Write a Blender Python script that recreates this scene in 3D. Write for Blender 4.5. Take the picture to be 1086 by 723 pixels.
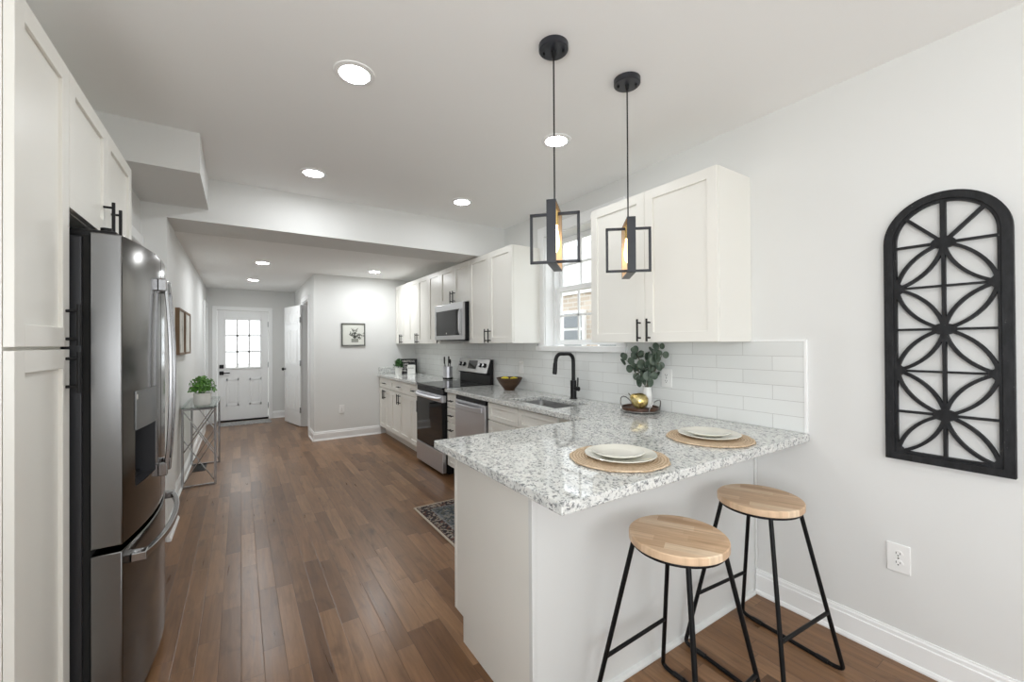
import bpy, bmesh, math, random
from mathutils import Vector, Matrix
random.seed(7)
PI = math.pi
S = bpy.context.scene
C = S.collection
for o in list(bpy.data.objects):
    bpy.data.objects.remove(o)

# ------------------------------------------------------------------ camera, sky, exposure
cam_d = bpy.data.cameras.new('camera')
cam = bpy.data.objects.new('camera', cam_d); C.objects.link(cam)
cam_d.sensor_width = 36.0; cam_d.sensor_fit = 'HORIZONTAL'
cam_d.lens = 440.0 / 1086.0 * 36.0
cam_d.clip_start = 0.02
rot = Matrix.Rotation(math.radians(-33.2), 4, 'Z') @ Matrix.Rotation(math.radians(90.3), 4, 'X') @ Matrix.Rotation(math.radians(-0.35), 4, 'Z')
cam.matrix_world = Matrix.Translation((0, 0, 1.372)) @ rot
S.camera = cam
S.view_settings.view_transform = 'Standard'
S.view_settings.look = 'None'
S.view_settings.gamma = 1.0
S.view_settings.use_curve_mapping = False
S.view_settings.exposure = 0.40
try:
    S.cycles.use_denoising = True
    S.cycles.max_bounces = 14
    S.cycles.diffuse_bounces = 10
    S.cycles.sample_clamp_indirect = 8.0
    S.cycles.caustics_reflective = False
    S.cycles.caustics_refractive = False
except Exception:
    pass
w = bpy.data.worlds.new('sky'); S.world = w; w.use_nodes = True
nt = w.node_tree
bg = nt.nodes['Background']
bg.inputs['Color'].default_value = (0.93, 0.97, 1.0, 1)
bg.inputs['Strength'].default_value = 2.4
CAN_STRENGTH = 125.0
WALL_CAN_STRENGTH = 55.0
HALL_CAN_STRENGTH = 235.0


def area(name, loc, rot, sx, sy, power, col=(1, 1, 1)):
    l = bpy.data.lights.new(name, 'AREA'); l.shape = 'RECTANGLE'; l.size = sx; l.size_y = sy
    l.energy = power; l.color = col
    o = bpy.data.objects.new(name, l); C.objects.link(o); o.location = loc; o.rotation_euler = rot
    return o


# fill lamps added behind the camera, standing in for daylight through unseen windows
area('added_back_fill', (0.9, -3.02, 1.45), (math.radians(140), 0, 0), 2.2, 1.9, 16, (0.95, 0.975, 1.0))  # added fill in an unseen window, tilted up to brighten the ceiling
area('added_side_fill', (-1.06, -1.0, 1.4), (0, math.radians(-134), 0), 1.2, 2.2, 52, (0.95, 0.975, 1.0))  # added fill lamp; the side window around it is made up


# ------------------------------------------------------------------ materials
def newmat(name):
    m = bpy.data.materials.new(name); m.use_nodes = True
    return m, m.node_tree, m.node_tree.nodes['Principled BSDF']


def P(name, col, rough=0.5, metal=0.0, spec=None, **kw):
    m, t, b = newmat(name)
    b.inputs['Base Color'].default_value = (*col, 1)
    b.inputs['Roughness'].default_value = rough
    b.inputs['Metallic'].default_value = metal
    if spec is not None:
        b.inputs['Specular IOR Level'].default_value = spec
    for k, v in kw.items():
        b.inputs[k.replace('_', ' ')].default_value = v
    return m


def node(t, typ, **kw):
    n = t.nodes.new(typ)
    for k, v in kw.items():
        setattr(n, k, v)
    return n


def math_(t, op, a, b=None):
    n = node(t, 'ShaderNodeMath', operation=op)
    for i, v in enumerate((a, b)):
        if v is None:
            continue
        if isinstance(v, (int, float)):
            n.inputs[i].default_value = v
        else:
            t.links.new(v, n.inputs[i])
    return n.outputs[0]


def mix(t, fac, a, b, blend='MIX'):
    n = node(t, 'ShaderNodeMix', data_type='RGBA', blend_type=blend)
    for sock, v in ((n.inputs['Factor'], fac), (n.inputs['A'], a), (n.inputs['B'], b)):
        if isinstance(v, (int, float)):
            sock.default_value = v
        elif isinstance(v, tuple):
            sock.default_value = (*v, 1)
        else:
            t.links.new(v, sock)
    return n.outputs['Result']


def ramp(t, fac, stops):
    n = node(t, 'ShaderNodeValToRGB')
    cr = n.color_ramp
    while len(cr.elements) < len(stops):
        cr.elements.new(0.5)
    for e, (p, c) in zip(cr.elements, stops):
        e.position = p; e.color = (*c, 1)
    t.links.new(fac, n.inputs[0])
    return n.outputs['Color']


def coords(t, scale=(1, 1, 1), rot=(0, 0, 0), world=True):
    if world:
        g = node(t, 'ShaderNodeNewGeometry').outputs['Position']
    else:
        g = node(t, 'ShaderNodeTexCoord').outputs['Object']
    mp = node(t, 'ShaderNodeMapping')
    mp.inputs['Scale'].default_value = scale; mp.inputs['Rotation'].default_value = rot
    t.links.new(g, mp.inputs[0])
    return mp.outputs[0]


def noise(t, vec, scale, detail=4, rough=0.55, dist=0.0):
    n = node(t, 'ShaderNodeTexNoise')
    n.inputs['Scale'].default_value = scale; n.inputs['Detail'].default_value = detail
    n.inputs['Roughness'].default_value = rough; n.inputs['Distortion'].default_value = dist
    t.links.new(vec, n.inputs['Vector'])
    return n.outputs['Fac']


def bump(t, b, height, strength=0.2, dist=0.002):
    n = node(t, 'ShaderNodeBump')
    n.inputs['Strength'].default_value = strength; n.inputs['Distance'].default_value = dist
    t.links.new(height, n.inputs['Height'])
    t.links.new(n.outputs[0], b.inputs['Normal'])


def paint(name, col, rough=0.6, spec=0.3):
    m, t, b = newmat(name)
    v = coords(t)
    n = noise(t, v, 60, 2)
    b.inputs['Base Color'].default_value = (*col, 1)
    b.inputs['Roughness'].default_value = rough
    b.inputs['Specular IOR Level'].default_value = spec
    bump(t, b, n, 0.05, 0.001)
    return m


M = {}
M['wall'] = paint('wall_paint', (0.71, 0.715, 0.705))
M['ceiling'] = paint('ceiling_paint', (0.90, 0.905, 0.905), 0.8, 0.1)
M['trim'] = paint('trim_paint', (0.85, 0.86, 0.86), 0.35, 0.4)
M['cabinet'] = paint('cabinet_paint', (0.80, 0.79, 0.745), 0.33, 0.45)
M['panel'] = paint('panel_paint', (0.70, 0.71, 0.70), 0.4, 0.4)
M['door'] = paint('door_paint', (0.85, 0.86, 0.86), 0.35, 0.4)
M['black'] = P('matte_black_metal', (0.006, 0.006, 0.007), 0.4, 0.0, 0.3)
M['blacksteel'] = P('black_powder_coat', (0.004, 0.004, 0.0045), 0.45, 0.0, 0.22)
M['bluesteel'] = P('blued_black_metal', (0.018, 0.020, 0.027), 0.35)
M['darkplastic'] = P('dark_plastic', (0.007, 0.007, 0.008), 0.4, 0.0, 0.3)
M['gap'] = P('dark_gap', (0.006, 0.006, 0.006), 0.8)
M['blackglass'] = P('black_glass', (0.004, 0.004, 0.005), 0.04, 0.0, 0.3)
M['chrome'] = P('chrome', (0.42, 0.42, 0.43), 0.14, 1.0)
M['silver'] = P('satin_silver', (0.40, 0.40, 0.41), 0.22, 1.0)
M['brass'] = P('brass', (0.78, 0.55, 0.22), 0.25, 1.0)
M['bronze'] = P('pale_bronze_lining', (0.52, 0.40, 0.28), 0.45, 0.6)
M['white_plastic'] = P('white_plastic', (0.83, 0.83, 0.82), 0.35)
M['ceramic'] = P('white_ceramic', (0.80, 0.80, 0.77), 0.12)
M['plate'] = P('cream_glazed_ceramic', (0.72, 0.71, 0.64), 0.1)
M['bulb_on'] = None


def steel(name, col, rough, axis='z', metal=1.0):
    m, t, b = newmat(name)
    sc = {'z': (260, 260, 2), 'y': (260, 2, 260), 'x': (2, 260, 260)}[axis]
    v = coords(t, sc)
    n = noise(t, v, 2.0, 2)
    b.inputs['Base Color'].default_value = (*col, 1)
    b.inputs['Metallic'].default_value = metal
    rr = math_(t, 'MULTIPLY_ADD', n, 0.06)
    rr.node.inputs[2].default_value = rough - 0.03
    t.links.new(rr, b.inputs['Roughness'])
    return m


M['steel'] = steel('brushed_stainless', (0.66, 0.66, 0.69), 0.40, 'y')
M['fridge'] = steel('dark_stainless', (0.075, 0.069, 0.062), 0.16, 'z')
M['fridge_edge_bright'] = steel('stainless_edge_painted_bright', (0.22, 0.22, 0.22), 0.30, 'z')  # brighter copy of the door steel, room reflection put into its colour
M['fridge_side'] = P('fridge_dark_side', (0.035, 0.036, 0.04), 0.35, 0.4)
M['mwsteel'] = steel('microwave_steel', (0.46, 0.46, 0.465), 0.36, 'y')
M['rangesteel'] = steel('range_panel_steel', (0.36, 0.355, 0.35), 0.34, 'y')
M['sinksteel'] = steel('sink_steel', (0.66, 0.66, 0.66), 0.3, 'x')


def floor_mat():
    m, t, b = newmat('hardwood_planks')
    g = node(t, 'ShaderNodeNewGeometry').outputs['Position']
    s = node(t, 'ShaderNodeSeparateXYZ'); t.links.new(g, s.inputs[0])
    PWd = 0.0826
    xr = math_(t, 'DIVIDE', s.outputs['X'], PWd)
    row = math_(t, 'FLOOR', xr)
    fx = math_(t, 'FRACT', xr)
    wn = node(t, 'ShaderNodeTexWhiteNoise', noise_dimensions='1D'); t.links.new(row, wn.inputs['W'])
    wn2 = node(t, 'ShaderNodeTexWhiteNoise', noise_dimensions='1D'); t.links.new(math_(t, 'ADD', row, 91.3), wn2.inputs['W'])
    ln = math_(t, 'MULTIPLY_ADD', wn2.outputs['Value'], 0.40); ln.node.inputs[2].default_value = 0.42
    yr = math_(t, 'ADD', math_(t, 'DIVIDE', s.outputs['Y'], ln), math_(t, 'MULTIPLY', wn.outputs['Value'], 7.0))
    cell = math_(t, 'FLOOR', yr); fy = math_(t, 'FRACT', yr)
    cv = node(t, 'ShaderNodeCombineXYZ'); t.links.new(row, cv.inputs[0]); t.links.new(cell, cv.inputs[1])
    wid = node(t, 'ShaderNodeTexWhiteNoise', noise_dimensions='2D'); t.links.new(cv.outputs[0], wid.inputs['Vector'])
    base = ramp(t, wid.outputs['Value'], [(0.0, (0.130, 0.064, 0.029)), (0.3, (0.175, 0.090, 0.042)), (0.65, (0.212, 0.113, 0.055)), (1.0, (0.262, 0.148, 0.078))])
    # grain, offset per plank
    off = node(t, 'ShaderNodeVectorMath', operation='MULTIPLY_ADD')
    t.links.new(wid.outputs['Color'], off.inputs[0]); off.inputs[1].default_value = (9, 9, 9); t.links.new(g, off.inputs[2])
    mp = node(t, 'ShaderNodeMapping'); mp.inputs['Scale'].default_value = (38, 2.6, 1); t.links.new(off.outputs[0], mp.inputs[0])
    gr = noise(t, mp.outputs[0], 1.0, 5, 0.6, 0.6)
    mp2 = node(t, 'ShaderNodeMapping'); mp2.inputs['Scale'].default_value = (9, 3.2, 1); t.links.new(off.outputs[0], mp2.inputs[0])
    bl = noise(t, mp2.outputs[0], 1.0, 3, 0.55, 1.2)
    c1 = mix(t, 1.0, base, ramp(t, gr, [(0.25, (0.66, 0.64, 0.62)), (0.7, (1.18, 1.18, 1.18))]), 'MULTIPLY')
    c2 = mix(t, 1.0, c1, ramp(t, bl, [(0.22, (0.55, 0.52, 0.5)), (0.42, (0.97, 0.97, 0.97)), (0.8, (1.12, 1.12, 1.12))]), 'MULTIPLY')
    ex = math_(t, 'MULTIPLY', math_(t, 'MINIMUM', fx, math_(t, 'SUBTRACT', 1.0, fx)), PWd)
    ey = math_(t, 'MULTIPLY', math_(t, 'MINIMUM', fy, math_(t, 'SUBTRACT', 1.0, fy)), ln)
    e = math_(t, 'MINIMUM', ex, ey)
    groove = math_(t, 'MINIMUM', math_(t, 'DIVIDE', e, 0.0016), 1.0)
    gi = math_(t, 'SUBTRACT', 1.0, groove)
    c3 = mix(t, math_(t, 'MULTIPLY', gi, 0.75), c2, (0.03, 0.015, 0.008))
    t.links.new(c3, b.inputs['Base Color'])
    rg = math_(t, 'MULTIPLY_ADD', gr, 0.08); rg.node.inputs[2].default_value = 0.25
    t.links.new(rg, b.inputs['Roughness'])
    b.inputs['Specular IOR Level'].default_value = 0.36
    bump(t, b, groove, 0.25, 0.0015)
    return m


M['floor'] = floor_mat()


def granite_mat():
    m, t, b = newmat('speckled_granite')
    v = coords(t, (1, 1, 1), (0, 0, 0.6))
    mp = node(t, 'ShaderNodeMapping'); mp.inputs['Scale'].default_value = (1.0, 0.62, 1.0); t.links.new(v, mp.inputs[0])
    v = mp.outputs[0]
    n1 = noise(t, v, 85, 5, 0.62, 0.8)
    n2 = noise(t, v, 190, 3, 0.6, 0.3)
    n3 = noise(t, v, 24, 4, 0.6, 0.6)
    vo = node(t, 'ShaderNodeTexVoronoi'); vo.inputs['Scale'].default_value = 120
    t.links.new(v, vo.inputs['Vector'])
    base = ramp(t, n3, [(0.3, (0.56, 0.575, 0.56)), (0.5, (0.69, 0.70, 0.68)), (0.72, (0.77, 0.765, 0.73))])
    grey = ramp(t, n1, [(0.51, (1, 1, 1)), (0.585, (0.58, 0.59, 0.60)), (0.68, (0.28, 0.29, 0.31))])
    c = mix(t, 1.0, base, grey, 'MULTIPLY')
    dark = ramp(t, n2, [(0.60, (0, 0, 0)), (0.65, (1, 1, 1))])
    msk = ramp(t, n1, [(0.47, (0, 0, 0)), (0.54, (1, 1, 1))])
    dk = mix(t, 1.0, dark, msk, 'MULTIPLY')
    c = mix(t, dk, c, (0.022, 0.024, 0.030))
    cr = node(t, 'ShaderNodeSeparateColor'); t.links.new(vo.outputs['Color'], cr.inputs[0])
    spk = ramp(t, cr.outputs[0], [(0.90, (1, 1, 1)), (0.93, (0.55, 0.55, 0.57))])
    c = mix(t, 1.0, c, spk, 'MULTIPLY')
    t.links.new(c, b.inputs['Base Color'])
    b.inputs['Roughness'].default_value = 0.035
    b.inputs['Specular IOR Level'].default_value = 0.7
    return m


M['granite'] = granite_mat()


def tile_mat():
    m, t, b = newmat('white_subway_tile')
    g = node(t, 'ShaderNodeNewGeometry').outputs['Position']
    s = node(t, 'ShaderNodeSeparateXYZ'); t.links.new(g, s.inputs[0])
    cv = node(t, 'ShaderNodeCombineXYZ')
    t.links.new(math_(t, 'ADD', s.outputs['Y'], 20 * 0.308 - 0.9315), cv.inputs[0])
    t.links.new(math_(t, 'SUBTRACT', s.outputs['Z'], 0.914), cv.inputs[1])
    br = node(t, 'ShaderNodeTexBrick'); br.offset = 0.5; br.offset_frequency = 2
    br.inputs['Scale'].default_value = 1.0
    br.inputs['Brick Width'].default_value = 0.308; br.inputs['Row Height'].default_value = 0.0763
    br.inputs['Mortar Size'].default_value = 0.0013; br.inputs['Mortar Smooth'].default_value = 0.2
    br.inputs['Color1'].default_value = (0.76, 0.775, 0.765, 1); br.inputs['Color2'].default_value = (0.72, 0.735, 0.725, 1)
    br.inputs['Mortar'].default_value = (0.50, 0.50, 0.49, 1)
    t.links.new(cv.outputs[0], br.inputs['Vector'])
    t.links.new(br.outputs['Color'], b.inputs['Base Color'])
    b.inputs['Roughness'].default_value = 0.14
    wv = noise(t, coords(t, (1, 14, 30)), 1.0, 3)
    h = math_(t, 'SUBTRACT', math_(t, 'MULTIPLY', wv, 0.5), br.outputs['Fac'])
    bump(t, b, h, 0.35, 0.002)
    return m


M['tile'] = tile_mat()


def butcher_mat():
    m, t, b = newmat('butcher_block_wood')
    g = node(t, 'ShaderNodeTexCoord').outputs['Object']
    mpr = node(t, 'ShaderNodeMapping'); mpr.inputs['Rotation'].default_value = (0, 0, math.radians(62)); t.links.new(g, mpr.inputs[0])
    s = node(t, 'ShaderNodeSeparateXYZ'); t.links.new(mpr.outputs[0], s.inputs[0])
    xr = math_(t, 'DIVIDE', s.outputs['Y'], 0.043); row = math_(t, 'FLOOR', xr)
    wn = node(t, 'ShaderNodeTexWhiteNoise', noise_dimensions='1D'); t.links.new(row, wn.inputs['W'])
    yr = math_(t, 'ADD', math_(t, 'DIVIDE', s.outputs['X'], 0.19), math_(t, 'MULTIPLY', wn.outputs['Value'], 5.0))
    cell = math_(t, 'FLOOR', yr)
    cv = node(t, 'ShaderNodeCombineXYZ'); t.links.new(row, cv.inputs[0]); t.links.new(cell, cv.inputs[1])
    wid = node(t, 'ShaderNodeTexWhiteNoise', noise_dimensions='2D'); t.links.new(cv.outputs[0], wid.inputs['Vector'])
    base = ramp(t, wid.outputs['Value'], [(0.0, (0.37, 0.215, 0.115)), (0.22, (0.54, 0.36, 0.22)), (0.55, (0.66, 0.475, 0.315)), (1.0, (0.74, 0.585, 0.425))])
    mp = node(t, 'ShaderNodeMapping'); mp.inputs['Scale'].default_value = (5, 70, 5); t.links.new(mpr.outputs[0], mp.inputs[0])
    gr = noise(t, mp.outputs[0], 1.0, 4, 0.6, 0.5)
    c = mix(t, 1.0, base, ramp(t, gr, [(0.3, (0.80, 0.76, 0.72)), (0.62, (1.08, 1.08, 1.08))]), 'MULTIPLY')
    t.links.new(c, b.inputs['Base Color'])
    b.inputs['Roughness'].default_value = 0.38
    return m


M['butcher'] = butcher_mat()


def wood(name, c0, c1, rough=0.45, sc=(30, 30, 3)):
    m, t, b = newmat(name)
    n = noise(t, coords(t, sc, world=False), 1.0, 4, 0.6, 0.6)
    t.links.new(ramp(t, n, [(0.3, c0), (0.7, c1)]), b.inputs['Base Color'])
    b.inputs['Roughness'].default_value = rough
    return m


M['walnut'] = wood('walnut_wood', (0.045, 0.018, 0.010), (0.10, 0.045, 0.024), 0.4)
M['bowlwood'] = wood('bowl_wood', (0.035, 0.017, 0.007), (0.085, 0.042, 0.018), 0.4, (8, 8, 30))
M['framewood'] = wood('brown_frame_wood', (0.12, 0.07, 0.035), (0.24, 0.15, 0.08), 0.55)


def art_black():
    m, t, b = newmat('distressed_black_wood')
    n = noise(t, coords(t, (50, 50, 14)), 1.0, 4, 0.65)
    n2 = noise(t, coords(t, (1, 1, 1)), 90, 3, 0.7)
    c = ramp(t, n, [(0.3, (0.008, 0.008, 0.009)), (0.65, (0.022, 0.023, 0.025))])
    c = mix(t, ramp(t, n2, [(0.70, (0, 0, 0)), (0.76, (1, 1, 1))]), c, (0.22, 0.22, 0.21))
    t.links.new(c, b.inputs['Base Color']); b.inputs['Roughness'].default_value = 0.5; b.inputs['Specular IOR Level'].default_value = 0.22
    return m


M['art'] = art_black()


def woven():
    m, t, b = newmat('woven_jute')
    tc = node(t, 'ShaderNodeTexCoord').outputs['Object']
    wv = node(t, 'ShaderNodeTexWave', wave_type='RINGS', rings_direction='Z')
    wv.inputs['Scale'].default_value = 26; wv.inputs['Distortion'].default_value = 3.5; wv.inputs['Detail'].default_value = 2
    wv.inputs['Detail Scale'].default_value = 4
    t.links.new(tc, wv.inputs['Vector'])
    n = noise(t, tc, 130, 3, 0.6)
    f = math_(t, 'MULTIPLY', math_(t, 'ADD', wv.outputs['Fac'], n), 0.5)
    t.links.new(ramp(t, f, [(0.15, (0.33, 0.23, 0.14)), (0.45, (0.55, 0.41, 0.27)), (0.85, (0.68, 0.54, 0.39))]), b.inputs['Base Color'])
    b.inputs['Roughness'].default_value = 0.8
    bump(t, b, f, 0.8, 0.004)
    return m


M['jute'] = woven()


def leafmat(name, c0, c1, sc=40, rough=0.45):
    m, t, b = newmat(name)
    n = noise(t, coords(t), sc, 2)
    t.links.new(ramp(t, n, [(0.3, c0), (0.7, c1)]), b.inputs['Base Color'])
    b.inputs['Roughness'].default_value = rough
    return m


M['leaf'] = leafmat('fresh_green_leaf', (0.05, 0.17, 0.02), (0.14, 0.34, 0.05))
M['leafdark'] = leafmat('deep_green_leaf', (0.012, 0.055, 0.009), (0.035, 0.12, 0.02))
M['euc'] = leafmat('eucalyptus_leaf', (0.040, 0.068, 0.046), (0.115, 0.150, 0.110), 25, 0.5)
M['stem'] = P('plant_stem', (0.10, 0.09, 0.04), 0.7)
M['soil'] = P('dark_soil', (0.03, 0.02, 0.012), 0.9)


def gold():
    m, t, b = newmat('gold_leaf')
    n = noise(t, coords(t), 28, 4, 0.65)
    t.links.new(ramp(t, n, [(0.35, (0.24, 0.15, 0.05)), (0.5, (0.58, 0.45, 0.17)), (0.66, (0.84, 0.74, 0.42))]), b.inputs['Base Color'])
    b.inputs['Metallic'].default_value = 0.85; b.inputs['Roughness'].default_value = 0.28
    bump(t, b, n, 0.2, 0.003)
    return m


M['gold'] = gold()
M['lemon'] = P('yellow_peel', (0.72, 0.60, 0.03), 0.4)
M['pewter'] = P('pewter_handle', (0.35, 0.34, 0.33), 0.3, 1.0)


def rug_mat(x0, x1, y0, y1):
    m, t, b = newmat('persian_rug_pile')
    g = node(t, 'ShaderNodeNewGeometry').outputs['Position']
    s = node(t, 'ShaderNodeSeparateXYZ'); t.links.new(g, s.inputs[0])
    dx = math_(t, 'MINIMUM', math_(t, 'SUBTRACT', s.outputs['X'], x0), math_(t, 'SUBTRACT', x1, s.outputs['X']))
    dy = math_(t, 'MINIMUM', math_(t, 'SUBTRACT', s.outputs['Y'], y0), math_(t, 'SUBTRACT', y1, s.outputs['Y']))
    d = math_(t, 'MINIMUM', dx, dy)
    vo = node(t, 'ShaderNodeTexVoronoi'); vo.inputs['Scale'].default_value = 62; t.links.new(g, vo.inputs['Vector'])
    sep = node(t, 'ShaderNodeSeparateColor'); t.links.new(vo.outputs['Color'], sep.inputs[0])
    r1 = sep.outputs[0]
    border = ramp(t, r1, [(0.0, (0.035, 0.03, 0.032)), (0.4, (0.06, 0.05, 0.05)), (0.55, (0.23, 0.19, 0.15)), (0.74, (0.11, 0.05, 0.04)), (0.88, (0.27, 0.24, 0.21))])
    field = ramp(t, r1, [(0.0, (0.055, 0.062, 0.068)), (0.35, (0.12, 0.128, 0.135)), (0.6, (0.20, 0.185, 0.165)), (0.8, (0.075, 0.08, 0.062)), (1.0, (0.30, 0.27, 0.24))])
    for n in (border, field):
        n.node.color_ramp.interpolation = 'CONSTANT'
    band = ramp(t, d, [(0.0, (0.46, 0.41, 0.34)), (0.014, (0.10, 0.06, 0.05)), (0.022, (0, 0, 0))])
    f1 = ramp(t, d, [(0.022, (0, 0, 0)), (0.0225, (1, 1, 1))])
    f2 = ramp(t, d, [(0.105, (0, 0, 0)), (0.106, (1, 1, 1))])
    band.node.color_ramp.interpolation = 'CONSTANT'
    f3 = ramp(t, d, [(0.0, (0, 0, 0)), (0.105, (1, 1, 1)), (0.118, (0, 0, 0))]); f3.node.color_ramp.interpolation = 'CONSTANT'
    c = mix(t, f1, band, border)
    c = mix(t, f2, c, field)
    c = mix(t, math_(t, 'MULTIPLY', f3, 0.5), c, (0.25, 0.25, 0.26))
    t.links.new(c, b.inputs['Base Color']); b.inputs['Roughness'].default_value = 0.95
    b.inputs['Specular IOR Level'].default_value = 0.1
    bump(t, b, noise(t, g, 400, 2), 0.5, 0.003)
    return m


def canvas_mat():
    m, t, b = newmat('birch_trunk_print')
    v = coords(t, (1, 9, 2.2))
    n = noise(t, v, 2.2, 5, 0.65, 0.8)
    n2 = noise(t, coords(t, (1, 30, 12)), 2.0, 4, 0.7)
    c = ramp(t, n, [(0.36, (0.25, 0.24, 0.20)), (0.47, (0.62, 0.62, 0.57)), (0.7, (0.78, 0.78, 0.73))])
    c = mix(t, ramp(t, n2, [(0.62, (0, 0, 0)), (0.68, (1, 1, 1))]), c, (0.10, 0.09, 0.075))
    t.links.new(c, b.inputs['Base Color']); b.inputs['Roughness'].default_value = 0.7
    return m


M['canvas'] = canvas_mat()
M['paper'] = P('art_paper', (0.66, 0.67, 0.62), 0.6)
M['ink'] = P('grey_ink', (0.06, 0.065, 0.055), 0.7)
M['ink2'] = P('soft_grey_ink', (0.25, 0.26, 0.23), 0.7)
M['greyframe'] = P('grey_frame', (0.10, 0.105, 0.09), 0.5)
M['letters'] = P('white_letters', (0.70, 0.68, 0.64), 0.6)


def glass(name, col=(1, 1, 1), rough=0.0):
    m = bpy.data.materials.new(name); m.use_nodes = True
    t = m.node_tree
    t.nodes.remove(t.nodes['Principled BSDF'])
    out = t.nodes['Material Output']
    tr = node(t, 'ShaderNodeBsdfTransparent'); tr.inputs[0].default_value = (*col, 1)
    gl = node(t, 'ShaderNodeBsdfGlossy'); gl.inputs['Roughness'].default_value = rough
    lw = node(t, 'ShaderNodeLayerWeight'); lw.inputs[0].default_value = 0.5
    fr = math_(t, 'MULTIPLY_ADD', math_(t, 'POWER', lw.outputs['Facing'], 5.0), 0.9); fr.node.inputs[2].default_value = 0.04
    mx = node(t, 'ShaderNodeMixShader')
    t.links.new(fr, mx.inputs[0]); t.links.new(tr.outputs[0], mx.inputs[1]); t.links.new(gl.outputs[0], mx.inputs[2])
    t.links.new(mx.outputs[0], out.inputs[0])
    return m


M['glass'] = glass('clear_glass', (0.97, 0.98, 0.98))
M['tableglass'] = glass('table_glass', (0.86, 0.92, 0.89))



def emit(name, col, strength):
    m = bpy.data.materials.new(name); m.use_nodes = True
    t = m.node_tree; t.nodes.remove(t.nodes['Principled BSDF'])
    e = node(t, 'ShaderNodeEmission'); e.inputs[0].default_value = (*col, 1); e.inputs[1].default_value = strength
    t.links.new(e.outputs[0], t.nodes['Material Output'].inputs[0])
    return m


M['can'] = emit('downlight_glow', (0.96, 0.985, 1.0), CAN_STRENGTH)
M['can_wall'] = emit('wall_side_downlight_glow', (0.96, 0.985, 1.0), WALL_CAN_STRENGTH)
M['can_hall'] = emit('hall_downlight_glow', (0.965, 0.99, 1.0), HALL_CAN_STRENGTH)
M['bulbglass'] = emit('lit_amber_bulb', (1.0, 0.66, 0.36), 7.0)
M['filament'] = emit('filament_glow', (1.0, 0.75, 0.45), 60.0)


def brick_mat():
    m, t, b = newmat('tan_brick')
    g = node(t, 'ShaderNodeNewGeometry').outputs['Position']
    s = node(t, 'ShaderNodeSeparateXYZ'); t.links.new(g, s.inputs[0])
    cv = node(t, 'ShaderNodeCombineXYZ'); t.links.new(s.outputs['Y'], cv.inputs[0]); t.links.new(s.outputs['Z'], cv.inputs[1])
    br = node(t, 'ShaderNodeTexBrick')
    br.inputs['Scale'].default_value = 1.0; br.inputs['Brick Width'].default_value = 0.30; br.inputs['Row Height'].default_value = 0.085
    br.inputs['Mortar Size'].default_value = 0.012
    br.inputs['Color1'].default_value = (0.56, 0.48, 0.40, 1); br.inputs['Color2'].default_value = (0.44, 0.36, 0.29, 1)
    br.inputs['Mortar'].default_value = (0.55, 0.52, 0.48, 1)
    t.links.new(cv.outputs[0], br.inputs['Vector']); t.links.new(br.outputs['Color'], b.inputs['Base Color'])
    b.inputs['Roughness'].default_value = 0.9
    return m


M['brick'] = brick_mat()
M['siding'] = P('pale_siding', (0.62, 0.66, 0.70), 0.8)
M['extwhite'] = P('exterior_white', (0.8, 0.8, 0.8), 0.6)
M['extglass'] = P('exterior_window_grey', (0.16, 0.18, 0.20), 0.15)
M['grass'] = P('dry_ground', (0.42, 0.38, 0.28), 0.95)
M['matgrey'] = leafmat('grey_mat_fibre', (0.16, 0.16, 0.16), (0.46, 0.46, 0.45), 34, 0.95)


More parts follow.
